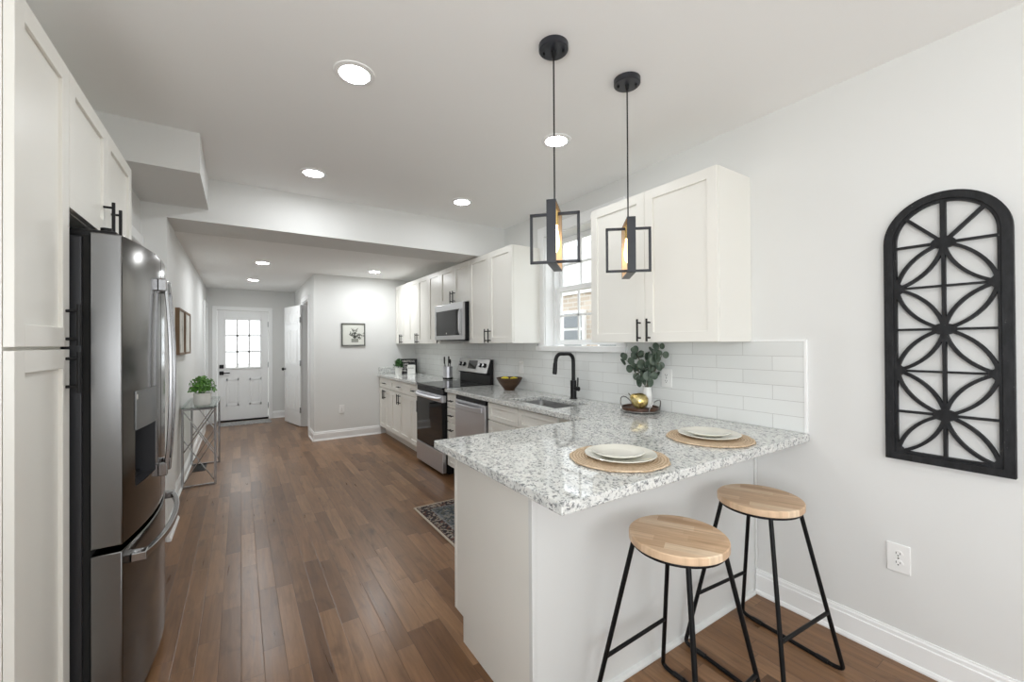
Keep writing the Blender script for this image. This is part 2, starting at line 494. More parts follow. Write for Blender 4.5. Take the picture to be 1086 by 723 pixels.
# ------------------------------------------------------------------ mesh helpers
class MB:
    def __init__(self):
        self.bm = bmesh.new()

    def box(self, x0, x1, y0, y1, z0, z1, bev=0.0, seg=2):
        t = bmesh.new()
        bmesh.ops.create_cube(t, size=1.0)
        bmesh.ops.scale(t, vec=(abs(x1 - x0), abs(y1 - y0), abs(z1 - z0)), verts=t.verts)
        bmesh.ops.translate(t, vec=((x0 + x1) / 2, (y0 + y1) / 2, (z0 + z1) / 2), verts=t.verts)
        if bev > 0:
            bmesh.ops.bevel(t, geom=list(t.edges), offset=bev, segments=seg, profile=0.5, affect='EDGES')
        self._take(t); return self

    def _take(self, t, mat=None):
        me = bpy.data.meshes.new('tmp'); t.to_mesh(me); t.free()
        if mat is not None:
            me.transform(mat)
        self.bm.from_mesh(me); bpy.data.meshes.remove(me)

    def cyl(self, p0, p1, r, r2=None, seg=16, caps=True):
        p0, p1 = Vector(p0), Vector(p1); d = p1 - p0
        t = bmesh.new()
        bmesh.ops.create_cone(t, cap_ends=caps, segments=seg, radius1=r, radius2=r if r2 is None else r2, depth=d.length)
        q = Vector((0, 0, 1)).rotation_difference(d.normalized()).to_matrix().to_4x4()
        self._take(t, Matrix.Translation((p0 + p1) / 2) @ q); return self

    def sphere(self, c, r, sc=(1, 1, 1), seg=20):
        t = bmesh.new()
        bmesh.ops.create_uvsphere(t, u_segments=seg, v_segments=max(8, seg // 2), radius=r)
        self._take(t, Matrix.Translation(c) @ Matrix.Diagonal((*sc, 1))); return self

    def tube(self, pts, r, seg=10, closed=False):
        pts = [Vector(p) for p in pts]; n = len(pts)
        rings = []
        up = Vector((0.013, 0.021, 1)).normalized(); prev = None
        for i, p in enumerate(pts):
            if closed:
                d = (pts[(i + 1) % n] - pts[i - 1]).normalized()
            else:
                a = pts[max(i - 1, 0)]; b = pts[min(i + 1, n - 1)]; d = (b - a).normalized()
            if prev is None:
                u = d.cross(up)
                if u.length < 0.05:
                    u = d.cross(Vector((1, 0.1, 0)))
                u.normalize()
            else:
                u = prev - d * prev.dot(d); u.normalize()
            prev = u; v = d.cross(u)
            rings.append([self.bm.verts.new(p + u * (r * math.cos(2 * PI * k / seg)) + v * (r * math.sin(2 * PI * k / seg))) for k in range(seg)])
        m = n if closed else n - 1
        for i in range(m):
            a, b = rings[i], rings[(i + 1) % n]
            for k in range(seg):
                self.bm.faces.new((a[k], a[(k + 1) % seg], b[(k + 1) % seg], b[k]))
        if not closed:
            self.bm.faces.new(rings[0][::-1]); self.bm.faces.new(rings[-1])
        return self

    def lathe(self, prof, c=(0, 0, 0), seg=40, wobble=None):
        c = Vector(c); rings = []
        for (r, z) in prof:
            if r < 1e-6:
                rings.append([self.bm.verts.new(c + Vector((0, 0, z)))])
            else:
                row = []
                for k in range(seg):
                    a = 2 * PI * k / seg
                    rr = r * (wobble(a) if wobble else 1)
                    row.append(self.bm.verts.new(c + Vector((rr * math.cos(a), rr * math.sin(a), z))))
                rings.append(row)
        for a, b in zip(rings, rings[1:]):
            for k in range(seg):
                k2 = (k + 1) % seg
                if len(a) == 1 and len(b) == 1:
                    continue
                if len(a) == 1:
                    self.bm.faces.new((a[0], b[k2], b[k]))
                elif len(b) == 1:
                    self.bm.faces.new((a[k], a[k2], b[0]))
                else:
                    self.bm.faces.new((a[k], a[k2], b[k2], b[k]))
        return self

    def prism(self, poly, f, t0, t1):
        """poly: 2-D outline; f(a, b, t) -> point; swept from t0 to t1"""
        A = [self.bm.verts.new(f(a, b, t0)) for a, b in poly]
        B = [self.bm.verts.new(f(a, b, t1)) for a, b in poly]
        n = len(poly)
        for i in range(n):
            self.bm.faces.new((A[i], A[(i + 1) % n], B[(i + 1) % n], B[i]))
        self.bm.faces.new(A[::-1]); self.bm.faces.new(B)
        return self

    def ring_prism(self, outer, inner, f, t0, t1):
        n = len(outer)
        V = {}
        for nm, poly in (('o', outer), ('i', inner)):
            for tt in (0, 1):
                V[nm, tt] = [self.bm.verts.new(f(a, b, (t0, t1)[tt])) for a, b in poly]
        for i in range(n):
            j = (i + 1) % n
            self.bm.faces.new((V['o', 0][i], V['o', 0][j], V['o', 1][j], V['o', 1][i]))
            self.bm.faces.new((V['i', 0][j], V['i', 0][i], V['i', 1][i], V['i', 1][j]))
            self.bm.faces.new((V['o', 1][i], V['o', 1][j], V['i', 1][j], V['i', 1][i]))
            self.bm.faces.new((V['o', 0][j], V['o', 0][i], V['i', 0][i], V['i', 0][j]))
        return self

    def quad(self, pts):
        self.bm.faces.new([self.bm.verts.new(p) for p in pts]); return self

    def build(self, name, mat, parent=None, smooth=False, loc=None, bevel=0.0):
        bmesh.ops.recalc_face_normals(self.bm, faces=list(self.bm.faces))
        me = bpy.data.meshes.new(name); self.bm.to_mesh(me); self.bm.free()
        me.materials.append(mat)
        if smooth:
            for p in me.polygons:
                p.use_smooth = True
            try:
                me.set_sharp_from_angle(angle=math.radians(38))
            except Exception:
                pass
        o = bpy.data.objects.new(name, me); C.objects.link(o)
        if parent is not None:
            o.parent = parent
        if loc is not None:
            o.location = loc
        if bevel:
            bv = o.modifiers.new('bevel', 'BEVEL'); bv.width = bevel; bv.segments = 2; bv.limit_method = 'ANGLE'
        return o


def tag(o, label=None, cat=None, group=None, kind=None):
    if label: o['label'] = label
    if cat: o['category'] = cat
    if group: o['group'] = group
    if kind: o['kind'] = kind
    return o


def thing(name, label, cat, loc=(0, 0, 0), rz=0.0, group=None):
    o = bpy.data.objects.new(name, None); C.objects.link(o)
    o.empty_display_size = 0.1
    o.location = loc; o.rotation_euler = (0, 0, rz)
    return tag(o, label, cat, group)


def struct(o, label=None, cat=None):
    return tag(o, label, cat, None, 'structure')


def dup(root, loc, rz, label, group=None):
    r = root.copy(); C.objects.link(r); r.location = loc; r.rotation_euler = (0, 0, rz); r['label'] = label
    if group: r['group'] = group
    for ch in list(root.children):
        c = ch.copy(); C.objects.link(c); c.parent = r
        for g in ch.children:
            d = g.copy(); C.objects.link(d); d.parent = c
    return r


# ------------------------------------------------------------------ room shell
XR = 2.37          # right wall face
XH = -0.49         # hall left wall face
YF = 8.95          # far wall face
YE = 6.45          # end wall face
CZ = 2.59; HZ = 2.375
YB = -2.9

o = MB().box(-1.25, 2.6, YB - .1, YF + .15, -0.08, 0.0).build('floor', M['floor']); struct(o, 'dark brown hardwood plank floor running down the hall', 'floor')
o = MB().box(-1.25, 2.6, YB - .1, 3.80, CZ, CZ + .1).build('ceiling', M['ceiling']); struct(o, 'white kitchen ceiling with round downlights', 'ceiling')
o = MB().box(-1.25, 2.6, 4.19, YF + .15, HZ, HZ + .1).build('ceiling_hall', M['ceiling']); struct(o, 'lower white ceiling over the hall and back kitchen', 'ceiling')
o = MB().box(-1.2, XR, 3.75, 4.19, 2.27, CZ + .02).build('beam', M['wall']); struct(o, 'white dropped beam across the kitchen ceiling', 'beam')
o = MB().box(-1.2, -0.193, 2.975, 3.75, 2.36, CZ + .02).build('soffit', M['wall']); struct(o, 'white boxed soffit against the ceiling beside the fridge cabinets', 'soffit')

wy0, wy1, wz0, wz1 = 2.17, 3.06, 1.342, 2.36
b = MB()
b.box(XR, 2.56, YB - .1, wy0, 0, CZ + .05); b.box(XR, 2.56, wy1, YE + .15, 0, CZ + .05)
b.box(XR, 2.56, wy0, wy1, 0, wz0); b.box(XR, 2.56, wy0, wy1, wz1, CZ + .05)
struct(b.build('wall_right', M['wall']), 'long pale grey right wall behind the counters', 'wall')
o = MB().box(0.99, XR, YE, YE + .12, 0, HZ + .02).build('wall_end', M['wall']); struct(o, 'pale end wall with the small framed picture', 'wall')
# hall right wall with closet doorway
b = MB()
b.box(0.87, 0.99, YE + .0, 6.95, 0, HZ + .02).box(0.87, 0.99, 7.74, YF + .1, 0, HZ + .02).box(0.87, 0.99, 6.95, 7.74, 2.06, HZ + .02)
struct(b.build('wall_hall', M['wall']), 'short hall wall with the closet doorway', 'wall')
b = MB(); b.box(0.99, 1.7, 6.57, 6.6, 0, HZ).box(1.68, 1.7, 6.6, 8.2, 0, HZ).box(0.99, 1.7, 8.18, 8.2, 0, HZ)
struct(b.build('wall_closet', M['wall']), 'inside walls of the hall closet', 'wall')
# far wall with front doorway
dx0, dx1, dzt = -0.345, 0.43, 1.985
b = MB()
b.box(XH - .1, dx0 - .005, YF, YF + .14, 0, HZ + .02).box(dx1 + .005, 1.0, YF, YF + .14, 0, HZ + .02).box(dx0 - .005, dx1 + .005, YF, YF + .14, dzt + .005, HZ + .02)
struct(b.build('wall_far', M['wall']), 'far wall of the hall around the front door', 'wall')
# left walls
b = MB()
b.box(XH - .1, XH, 4.19, YF + .1, 0, HZ + .02)
b.box(-0.66, -0.432, 3.752, 4.188, 0, 2.28)
struct(b.build('wall_left', M['wall']), 'left hall wall with the two framed prints', 'wall')
b = MB()
b.box(-0.69, -0.57, 2.93, 2.99, 0, 2.37).box(-0.69, -0.57, 3.69, 3.752, 0, 2.37).box(-0.69, -0.57, 2.99, 3.69, 2.05, 2.37)
b.box(-1.12, -0.57, 2.90, 2.93, 0, 2.37)
struct(b.build('wall_niche', M['wall']), 'short wall past the refrigerator', 'wall')
b = MB()
b.box(-1.2, -1.08, YB - .1, -2.15, 0, CZ + .02).box(-1.2, -1.08, .15, 2.95, 0, CZ + .02)
b.box(-1.2, -1.08, -2.15, .15, 0, .80).box(-1.2, -1.08, -2.15, .15, 2.05, CZ + .02)  # opening of an unseen side window, made up for the side fill lamp
o = b.build('wall_back_left', M['wall']); struct(o, 'wall behind the tall cabinets and refrigerator', 'wall')
# back wall (behind the camera) with a wide unseen window added to let in light
b = MB()
b.box(-1.2, -0.25, YB - .12, YB, 0, CZ + .02).box(2.05, XR, YB - .12, YB, 0, CZ + .02)
b.box(-0.25, 2.05, YB - .12, YB, 0, 0.45).box(-0.25, 2.05, YB - .12, YB, 2.45, CZ + .02)
struct(b.build('wall_back', M['wall']), 'back wall behind the viewpoint', 'wall')
# casings of the two unseen windows added behind the viewpoint for the fill lamps
b = MB()
b.box(-1.082, -1.062, -2.24, -2.15, .71, 2.14, .003).box(-1.082, -1.062, .15, .24, .71, 2.14, .003).box(-1.082, -1.062, -2.15, .15, 2.05, 2.14, .003).box(-1.082, -1.04, -2.15, .15, .76, .80, .003)
struct(b.build('trim_4', M['trim']), 'white casing of the made-up side window behind the viewpoint', 'trim')
b = MB()
b.box(-.34, -.25, YB - .002, YB + .018, .36, 2.54, .003).box(2.05, 2.14, YB - .002, YB + .018, .36, 2.54, .003).box(-.25, 2.05, YB - .002, YB + .018, 2.45, 2.54, .003).box(-.25, 2.05, YB - .002, YB + .03, .40, .45, .003)
struct(b.build('trim_5', M['trim']), 'white casing of the unseen wide back window added behind the viewpoint', 'trim')
# interior door past the refrigerator
d3 = thing('door_3', None, None, (-0.60, 2.99, 0)); struct(d3, 'white interior door mostly hidden behind the refrigerator', 'door')
MB().box(-0.035, 0, 0, 0.70, 0.01, 2.045, .002).build('door_panel', M['door'], d3)
b = MB(); b.box(0.03, 0.048, -0.06, 0.0, 0, 2.11, .003).box(0.03, 0.048, 0.695, 0.76, 0, 2.11, .003).box(0.03, 0.048, 0.0, 0.695, 2.045, 2.11, .003)
b.build('casing', M['trim'], d3)


# baseboards
def baseboard(name, p0, p1, nrm, label, h=0.13):
    """profile swept from p0 to p1 (both on the wall face), nrm = direction into the room"""
    p0, p1, nrm = Vector((*p0, 0)), Vector((*p1, 0)), Vector((*nrm, 0))
    prof = [(0, 0), (0.024, 0), (0.024, 0.008), (0.019, 0.019), (0.014, 0.022), (0.014, h - 0.030), (0.010, h - 0.026), (0.010, h - 0.012), (0.006, h - 0.006), (0.005, h), (0, h)]
    d = p1 - p0
    o = MB().prism(prof, lambda a, z, t: p0 + d * t + nrm * a + Vector((0, 0, z)), 0, 1).build(name, M['trim'])
    return struct(o, label, 'baseboard')


baseboard('baseboard_right', (XR, YB), (XR, 1.18), (-1, 0), 'white moulded baseboard along the right wall under the arched panel')
baseboard('baseboard_end', (0.865, YE), (1.80, YE), (0, -1), 'white baseboard along the end wall')
baseboard('baseboard_corner', (0.87, YE - .012), (0.87, 6.87), (-1, 0), 'white baseboard piece at the hall corner')
baseboard('baseboard_hall_right', (0.87, 7.83), (0.87, YF), (-1, 0), 'white baseboard past the closet door')
baseboard('baseboard_far', (dx1 + .075, YF), (0.87, YF), (0, -1), 'white baseboard right of the front door')
baseboard('baseboard_left', (XH, 4.19), (XH, 8.2), (1, 0), 'white baseboard along the left hall wall')
baseboard('baseboard_pillar', (-0.432, 3.745), (-0.432, 4.215), (1, 0), 'white baseboard on the wall stub past the refrigerator')

# casings (trim)
b = MB()
b.box(dx0 - .07, dx0 - .004, YF - .018, YF, 0, dzt + .07, .003).box(dx1 + .004, dx1 + .07, YF - .018, YF, 0, dzt + .07, .003).box(dx0 - .004, dx1 + .004, YF - .018, YF, dzt + .004, dzt + .07, .003)
struct(b.build('trim_1', M['trim']), 'white casing around the front door', 'trim')
b = MB()
b.box(0.852, 0.87, 6.88, 6.95, 0, 2.13, .003).box(0.852, 0.87, 7.74, 7.81, 0, 2.13, .003).box(0.852, 0.87, 6.95, 7.74, 2.06, 2.13, .003)
b.box(0.868, 0.992, 6.95, 6.965, 0, 2.06).box(0.868, 0.992, 7.725, 7.74, 0, 2.06).box(0.868, 0.992, 6.965, 7.725, 2.045, 2.06)
struct(b.build('trim_2', M['trim']), 'white casing around the closet doorway', 'trim')
b = MB()
b.box(XH, XH + .02, 8.22, 8.30, 0, 2.09, .003).box(XH, XH + .02, 8.86, 8.93, 0, 2.09, .003).box(XH, XH + .02, 8.30, 8.86, 2.02, 2.09, .003)
struct(b.build('trim_3', M['trim']), 'white casing at the far end of the left hall wall', 'trim')
o = MB().box(XH - .002, XH + .004, 8.30, 8.86, 0.01, 2.02).build('door_4', M['door']); struct(o, 'white door at the far end of the left hall wall', 'door')

# ------------------------------------------------------------------ sink window
win = thing('window_1', None, None, (2.37, (wy0 + wy1) / 2, wz0)); struct(win, 'white double-hung window over the sink', 'window')
ww = (wy1 - wy0) / 2; wh = wz1 - wz0
b = MB()   # reveal lining
b.box(0, .19, -ww, -ww + .012, 0, wh).box(0, .19, ww - .012, ww, 0, wh).box(0, .19, -ww, ww, wh - .012, wh)
b.build('jamb_lining', M['trim'], win)
b = MB()
b.box(-.016, 0, -ww - .085, -ww + .004, -.0, wh + .085, .003).box(-.016, 0, ww - .004, ww + .085, 0, wh + .085, .003).box(-.016, 0, -ww + .004, ww - .004, wh - .004, wh + .085, .003)
b.build('casing', M['trim'], win)
MB().box(-.035, .15, -ww - .10, ww + .10, -.045, 0.002, .004).build('stool', M['trim'], win)


def sash(name, xo, z0, z1):
    b = MB(); f = .045; a = ww - .035
    b.box(xo, xo + .03, -a, -a + f, z0, z1, .002).box(xo, xo + .03, a - f, a, z0, z1, .002)
    b.box(xo, xo + .03, -a + f, a - f, z0, z0 + f, .002).box(xo, xo + .03, -a + f, a - f, z1 - f, z1, .002)
    gw = 2 * (a - f)
    for k in (1, 2):
        y = -a + f + gw * k / 3
        b.box(xo + .006, xo + .022, y - .009, y + .009, z0 + f, z1 - f)
    zm = (z0 + z1) / 2
    b.box(xo + .006, xo + .022, -a + f, a - f, zm - .009, zm + .009)
    s = b.build(name, M['trim'], win)
    MB().box(xo + .012, xo + .015, -a + f - .003, a - f + .003, z0 + f - .003, z1 - f + .003).build('pane', M['glass'], s)


sash('lower_sash', .115, .012, .545)
sash('upper_sash', .148, .50, wh - .014)
b = MB(); b.box(.09, .19, -ww + .012, -ww + .036, 0, wh - .012).box(.09, .19, ww - .036, ww - .012, 0, wh - .012)
b.build('sash_track', M['trim'], win)

# ------------------------------------------------------------------ front door
d1 = thing('door_1', None, None, (dx0, YF + .02, 0)); struct(d1, 'white front door with a nine-pane window', 'door')
DW = dx1 - dx0
gx0, gx1, gz0, gz1 = 0.115, 0.66, 0.955, 1.83
b = MB()
b.box(0, gx0, 0, .045, .03, dzt, .002).box(gx1, DW, 0, .045, .03, dzt, .002)
b.box(gx0, gx1, 0, .045, .03, gz0, 0).box(gx0, gx1, 0, .045, gz1, dzt, 0)
for px in (0.13, 0.48):
    b.box(px, px + .19, -.006, .0, .28, .32, .003).box(px, px + .19, -.006, 0, .73, .77, .003)
    b.box(px, px + .025, -.006, .0, .28, .77, .003).box(px + .165, px + .19, -.006, 0, .28, .77, .003)
    b.box(px + .045, px + .145, -.004, 0, .345, .705, .003)
b.build('door_slab', M['door'], d1)
b = MB()
b.box(gx0 - .02, gx0 + .012, -.014, .05, gz0 - .02, gz1 + .02, .004).box(gx1 - .012, gx1 + .02, -.014, .05, gz0 - .02, gz1 + .02, .004)
b.box(gx0 + .012, gx1 - .012, -.014, .05, gz0 - .02, gz0 + .012, .004).box(gx0 + .012, gx1 - .012, -.014, .05, gz1 - .012, gz1 + .02, .004)
for k in (1, 2):
    x = gx0 + (gx1 - gx0) * k / 3; z = gz0 + (gz1 - gz0) * k / 3
    b.box(x - .015, x + .015, .004, .034, gz0, gz1).box(gx0, gx1, .004, .034, z - .015, z + .015)
lite = b.build('window_frame', M['door'], d1)
MB().box(gx0, gx1, .017, .021, gz0, gz1).build('pane', M['glass'], lite)
MB().box(.03, .095, -.022, 0, .955, 1.02, .006).build('deadbolt', M['black'], d1)
b = MB(); b.box(.03, .095, -.018, 0, .84, .905, .006).cyl((.062, -.018, .872), (.062, -.05, .872), .011).box(.055, .185, -.058, -.042, .862, .882, .004)
b.build('door_handle', M['black'], d1, True)
for z in (.25, 1.0, 1.75):
    MB().cyl((DW + .001, -.006, z - .05), (DW + .001, -.006, z + .05), .008).build('hinge', M['silver'], d1, True)
b = MB(); b.box(-.0, DW, -.01, .12, 0.0, .028, .004)
b.build('threshold', M['darkplastic'], d1)

# closet door, standing open into the hall
d2 = thing('door_2', None, None, (0.845, 7.70, 0), math.radians(103)); struct(d2, 'white six-panel closet door standing open', 'door')
LW = 0.76
b = MB(); b.box(0, LW, -.0175, .0175, .012, 2.03, .002)
for (z0, z1) in ((.25, .85), (1.02, 1.62), (1.72, 1.93)):
    for px in (.11, .42):
        for sg in (-1, 1):
            y0 = sg * .0175; y1 = sg * .0225
            lo, hi = min(y0, y1), max(y0, y1)
            b.box(px, px + .23, lo, hi, z0, z0 + .03, .002).box(px, px + .23, lo, hi, z1 - .03, z1, .002)
            b.box(px, px + .03, lo, hi, z0, z1, .002).box(px + .2, px + .23, lo, hi, z0, z1, .002)
            b.box(px + .05, px + .18, lo, hi, z0 + .05, z1 - .05, .002)
b.build('door_slab', M['door'], d2)
b = MB()
for sg in (-1, 1):
    b.cyl((LW - .065, sg * .018, .94), (LW - .065, sg * .045, .94), .011).sphere((LW - .065, sg * .062, .94), .027, (1, .8, 1), 16)
b.build('knob', M['black'], d2, True)
for z in (.28, 1.06, 1.78):
    b = MB(); b.cyl((-.006, 0.02, z - .045), (-.006, 0.02, z + .045), .008).box(-.03, .02, .017, .021, z - .045, z + .045)
    b.build('hinge', M['silver'], d2)


# ------------------------------------------------------------------ cabinets
def shaker(name, x0, x1, z0, z1, parent, mat=None, rail=.057, y=0.0):
    b = MB(); f = y - .02
    g = .0015
    x0 += g; x1 -= g; z0 += g; z1 -= g
    b.box(x0, x0 + rail, f, y, z0, z1, .0015).box(x1 - rail, x1, f, y, z0, z1, .0015)
    b.box(x0 + rail - .001, x1 - rail + .001, f, y, z0, z0 + rail, .0015).box(x0 + rail - .001, x1 - rail + .001, f, y, z1 - rail, z1, .0015)
    b.box(x0 + rail - .002, x1 - rail + .002, y - .010, y - .002, z0 + rail - .002, z1 - rail + .002)
    return b.build(name, mat or M['cabinet'], parent)


def pull(parent, x, z, L=.135, vert=True, y=-.02, out=.030):
    b = MB(); h = L / 2; yo = y - out
    a = Vector((0, 0, 1)) if vert else Vector((1, 0, 0))
    c = Vector((x, yo, z))
    b.cyl(c - a * h, c + a * h, .006, seg=12)
    for s in (-1, 1):
        q = c + a * (h - .022) * s
        b.cyl(q, q + Vector((0, out + .001, 0)), .005, seg=10)
    return b.build('handle', M['black'], parent, True)


def cabinet(name, label, loc, rz, w, depth, z0, z1, group=None, cat='cabinet', toe=0.0, filler=None):
    t = thing(name, label, cat, loc, rz, group)
    b = MB(); b.box(0.0005, w - 0.0005, .001, depth, z0 + toe, z1, .001)
    b.build('carcass', M['cabinet'], t)
    if toe:
        MB().box(0.0005, w - .0005, .07, .085, 0, toe + .002).build('toe_kick', M['cabinet'], t)
    return t


R90 = -PI / 2
UX = 2.06          # carcass front of the wall cabinets (doors stand 2 cm proud)
UD = XR - UX - .001
UG = 'white shaker wall cabinets on the right wall'
# right wall cabinet (by the pendant lights)
t = cabinet('wall_cabinet', 'white two-door wall cabinet right of the sink window, nearest the arched wall panel', (UX, 2.11, 0), R90, .915, UD, 1.372, 2.282, UG)
d = shaker('door', 0, .4575, 1.372, 2.282, t); pull(d, .4575 - .035, 1.445)
d = shaker('door', .4575, .915, 1.372, 2.282, t); pull(d, .4575 + .035, 1.445)
t = cabinet('wall_cabinet', 'white two-door wall cabinet between the microwave and the sink window', (UX, 3.95, 0), R90, .835, UD, 1.372, 2.262, UG)
d = shaker('door', 0, .4175, 1.372, 2.262, t); pull(d, .4175 - .035, 1.445)
d = shaker('door', .4175, .835, 1.372, 2.262, t); pull(d, .4175 + .035, 1.445)
t = cabinet('wall_cabinet', 'short white two-door cabinet directly above the microwave', (UX, 4.715, 0), R90, .765, UD, 1.825, 2.262, UG)
d = shaker('door', 0, .3825, 1.825, 2.262, t); pull(d, .3825 - .035, 1.9)
d = shaker('door', .3825, .765, 1.825, 2.262, t); pull(d, .3825 + .035, 1.9)
t = cabinet('wall_cabinet', 'narrow single-door white wall cabinet just left of the microwave', (UX, 5.10, 0), R90, .385, UD, 1.372, 2.262, UG)
d = shaker('door', 0, .385, 1.372, 2.262, t); pull(d, .385 - .035, 1.445)
t = cabinet('wall_cabinet', 'white two-door wall cabinet second from the end wall', (UX, 5.86, 0), R90, .76, UD, 1.372, 2.262, UG)
d = shaker('door', 0, .38, 1.372, 2.262, t); pull(d, .38 - .035, 1.445)
d = shaker('door', .38, .76, 1.372, 2.262, t); pull(d, .38 + .035, 1.445)
t = cabinet('wall_cabinet', 'white two-door wall cabinet against the end wall, above the potted plant', (UX, 6.445, 0), R90, .585, UD, 1.372, 2.262, UG)
d = shaker('door', 0, .2925, 1.372, 2.262, t); pull(d, .2925 - .035, 1.445)
d = shaker('door', .2925, .585, 1.372, 2.262, t); pull(d, .2925 + .035, 1.445)

# base cabinets
BX = 1.80; BD = XR - BX - .015
BG = 'white shaker base cabinets along the right wall'


def base_unit(label, y1, w, doors, drawers=1):
    t = cabinet('base_cabinet', label, (BX, y1, 0), R90, w, BD, 0, .874, BG, toe=.115)
    d = shaker('drawer', 0, w, .72, .868, t, rail=.04); pull(d, w / 2, .794, .11 if w > .3 else .08, False)
    if doors == 2:
        d = shaker('door', 0, w / 2, .125, .715, t); pull(d, w / 2 - .035, .63)
        d = shaker('door', w / 2, w, .125, .715, t); pull(d, w / 2 + .035, .63)
    elif doors == 1:
        d = shaker('door', 0, w, .125, .715, t); pull(d, w - .035, .63)
    return t


base_unit('white base cabinet with one drawer and two doors, against the end wall', 6.44, .585, 2)
base_unit('white base cabinet with one drawer and two doors, second from the end wall', 5.855, .755, 2)
base_unit('narrow white base cabinet with drawer and door, left of the black range', 5.10, .385, 1)
t = cabinet('base_cabinet', 'narrow white drawer stack between the range and the dishwasher', (BX, 3.945, 0), R90, .225, BD, 0, .874, BG, toe=.115)
for (a, c) in ((.72, .868), (.575, .715), (.125, .57)):
    d = shaker('drawer', 0, .225, a, c, t, rail=.04); pull(d, .1125, (a + c) / 2 if a > .3 else .50, .10, False)
t = cabinet('base_cabinet', 'white sink base cabinet with false drawer fronts right of the dishwasher', (BX, 3.105, 0), R90, .935, BD, 0, .66, BG, toe=.115)
MB().box(0, .935, .001, .02, .655, .874).build('front_rail', M['cabinet'], t)
shaker('drawer_front', 0, .465, .72, .868, t, rail=.04); shaker('drawer_front', .47, .935, .72, .868, t, rail=.04)
d = shaker('door', 0, .465, .125, .715, t); pull(d, .43, .63)
d = shaker('door', .47, .935, .125, .715, t); pull(d, .505, .63)
MB().box(.935, 1.25, .001, .02, .115, .874).build('corner_filler', M['cabinet'], t)

# peninsula base
PX0 = 0.857; PY0 = 1.185; PY1 = 1.815
t = thing('peninsula_cabinet', 'white peninsula cabinet with plain back panel under the granite breakfast bar', 'cabinet', (PX0, PY0, 0))
PW = XR - PX0
b = MB(); b.box(.02, PW - .002, .01, PY1 - PY0 - .02, .115, .874)
b.build('carcass', M['cabinet'], t)
MB().box(.0, PW - .001, .0, .011, .0, .874, .001).build('back_panel', M['panel'], t)
poly = [(0.004, 0), (PY1 - PY0 - .085, 0), (PY1 - PY0 - .085, .115), (PY1 - PY0 - .02, .115), (PY1 - PY0 - .02, .874), (0.004, .874)]
MB().prism(poly, lambda a, z, s: Vector((s, a, z)), -.002, .02).build('end_panel', M['cabinet'], t, bevel=.0015)
b = MB(); b.box(-.006, .012, -.004, .018, 0, .874, .002)
b.build('corner_post', M['panel'], t)
b = MB(); b.box(-.004, .03, PY1 - PY0 - .022, PY1 - PY0, .118, .870, .0015)
b.build('front_stile', M['cabinet'], t)
MB().box(.004, .85, PY1 - PY0 - .09, PY1 - PY0 - .078, 0, .113, .001).build('toe_kick', M['panel'], t)
MB().prism([(0, 0), (-.016, 0), (-.016, .008), (-.010, .017), (0, .02)], lambda a, z, s: Vector((s, a, z)), 0.0, PW - .03).build('shoe_moulding', M['panel'], t)
MB().box(PW - .016, PW - .002, -.012, 0.0, .13, .87, .002).build('scribe_moulding', M['panel'], t)
# fronts on the kitchen side


def pen_front(kind, x0, x1, z0, z1, hv):
    # built facing -y then turned to face +y
    b = MB(); y = PY1 - PY0
    rail = .05 if kind == 'door' else .04
    y0, y1 = y - .02, y
    b.box(x0, x0 + rail, y0, y1, z0, z1, .0015).box(x1 - rail, x1, y0, y1, z0, z1, .0015)
    b.box(x0 + rail, x1 - rail, y0, y1, z0, z0 + rail, .0015).box(x0 + rail, x1 - rail, y0, y1, z1 - rail, z1, .0015)
    b.box(x0 + rail, x1 - rail, y0, y0 + .01, z0 + rail, z1 - rail)
    d = b.build(kind, M['cabinet'], t)
    h = MB(); cx = (x0 + x1) / 2 if not hv else x1 - .035; cz = (z0 + z1) / 2 if not hv else z1 - .09
    a = Vector((0, 0, 1)) if hv else Vector((1, 0, 0)); c = Vector((cx, y + .03, cz))
    h.cyl(c - a * .065, c + a * .065, .006, seg=10)
    for s in (-1, 1):
        h.cyl(c + a * .043 * s, c + a * .043 * s - Vector((0, .031, 0)), .005, seg=8)
    h.build('handle', M['black'], d, True)


pen_front('drawer', .033, .44, .72, .868, False); pen_front('door', .033, .44, .125, .715, True)
pen_front('drawer', .445, .85, .72, .868, False); pen_front('door', .445, .85, .125, .715, True)


# ------------------------------------------------------------------ worktops
def slab(name, xs, ys, inside, z0, z1, mat, parent=None, bevel=.004):
    b = MB(); bm = b.bm; V = {}

    def v(i, j, k):
        if (i, j, k) not in V:
            V[i, j, k] = bm.verts.new((xs[i], ys[j], (z0, z1)[k]))
        return V[i, j, k]
    nx, ny = len(xs) - 1, len(ys) - 1
    ins = lambda i, j: 0 <= i < nx and 0 <= j < ny and inside((xs[i] + xs[i + 1]) / 2, (ys[j] + ys[j + 1]) / 2)
    for i in range(nx):
        for j in range(ny):
            if not ins(i, j):
                continue
            bm.faces.new((v(i, j, 1), v(i + 1, j, 1), v(i + 1, j + 1, 1), v(i, j + 1, 1)))
            bm.faces.new((v(i, j, 0), v(i, j + 1, 0), v(i + 1, j + 1, 0), v(i + 1, j, 0)))
            if not ins(i - 1, j): bm.faces.new((v(i, j, 0), v(i, j, 1), v(i, j + 1, 1), v(i, j + 1, 0)))
            if not ins(i + 1, j): bm.faces.new((v(i + 1, j, 0), v(i + 1, j + 1, 0), v(i + 1, j + 1, 1), v(i + 1, j, 1)))
            if not ins(i, j - 1): bm.faces.new((v(i, j, 0), v(i + 1, j, 0), v(i + 1, j, 1), v(i, j, 1)))
            if not ins(i, j + 1): bm.faces.new((v(i, j + 1, 0), v(i, j + 1, 1), v(i + 1, j + 1, 1), v(i + 1, j + 1, 0)))
    return b.build(name, mat, parent, bevel=bevel)


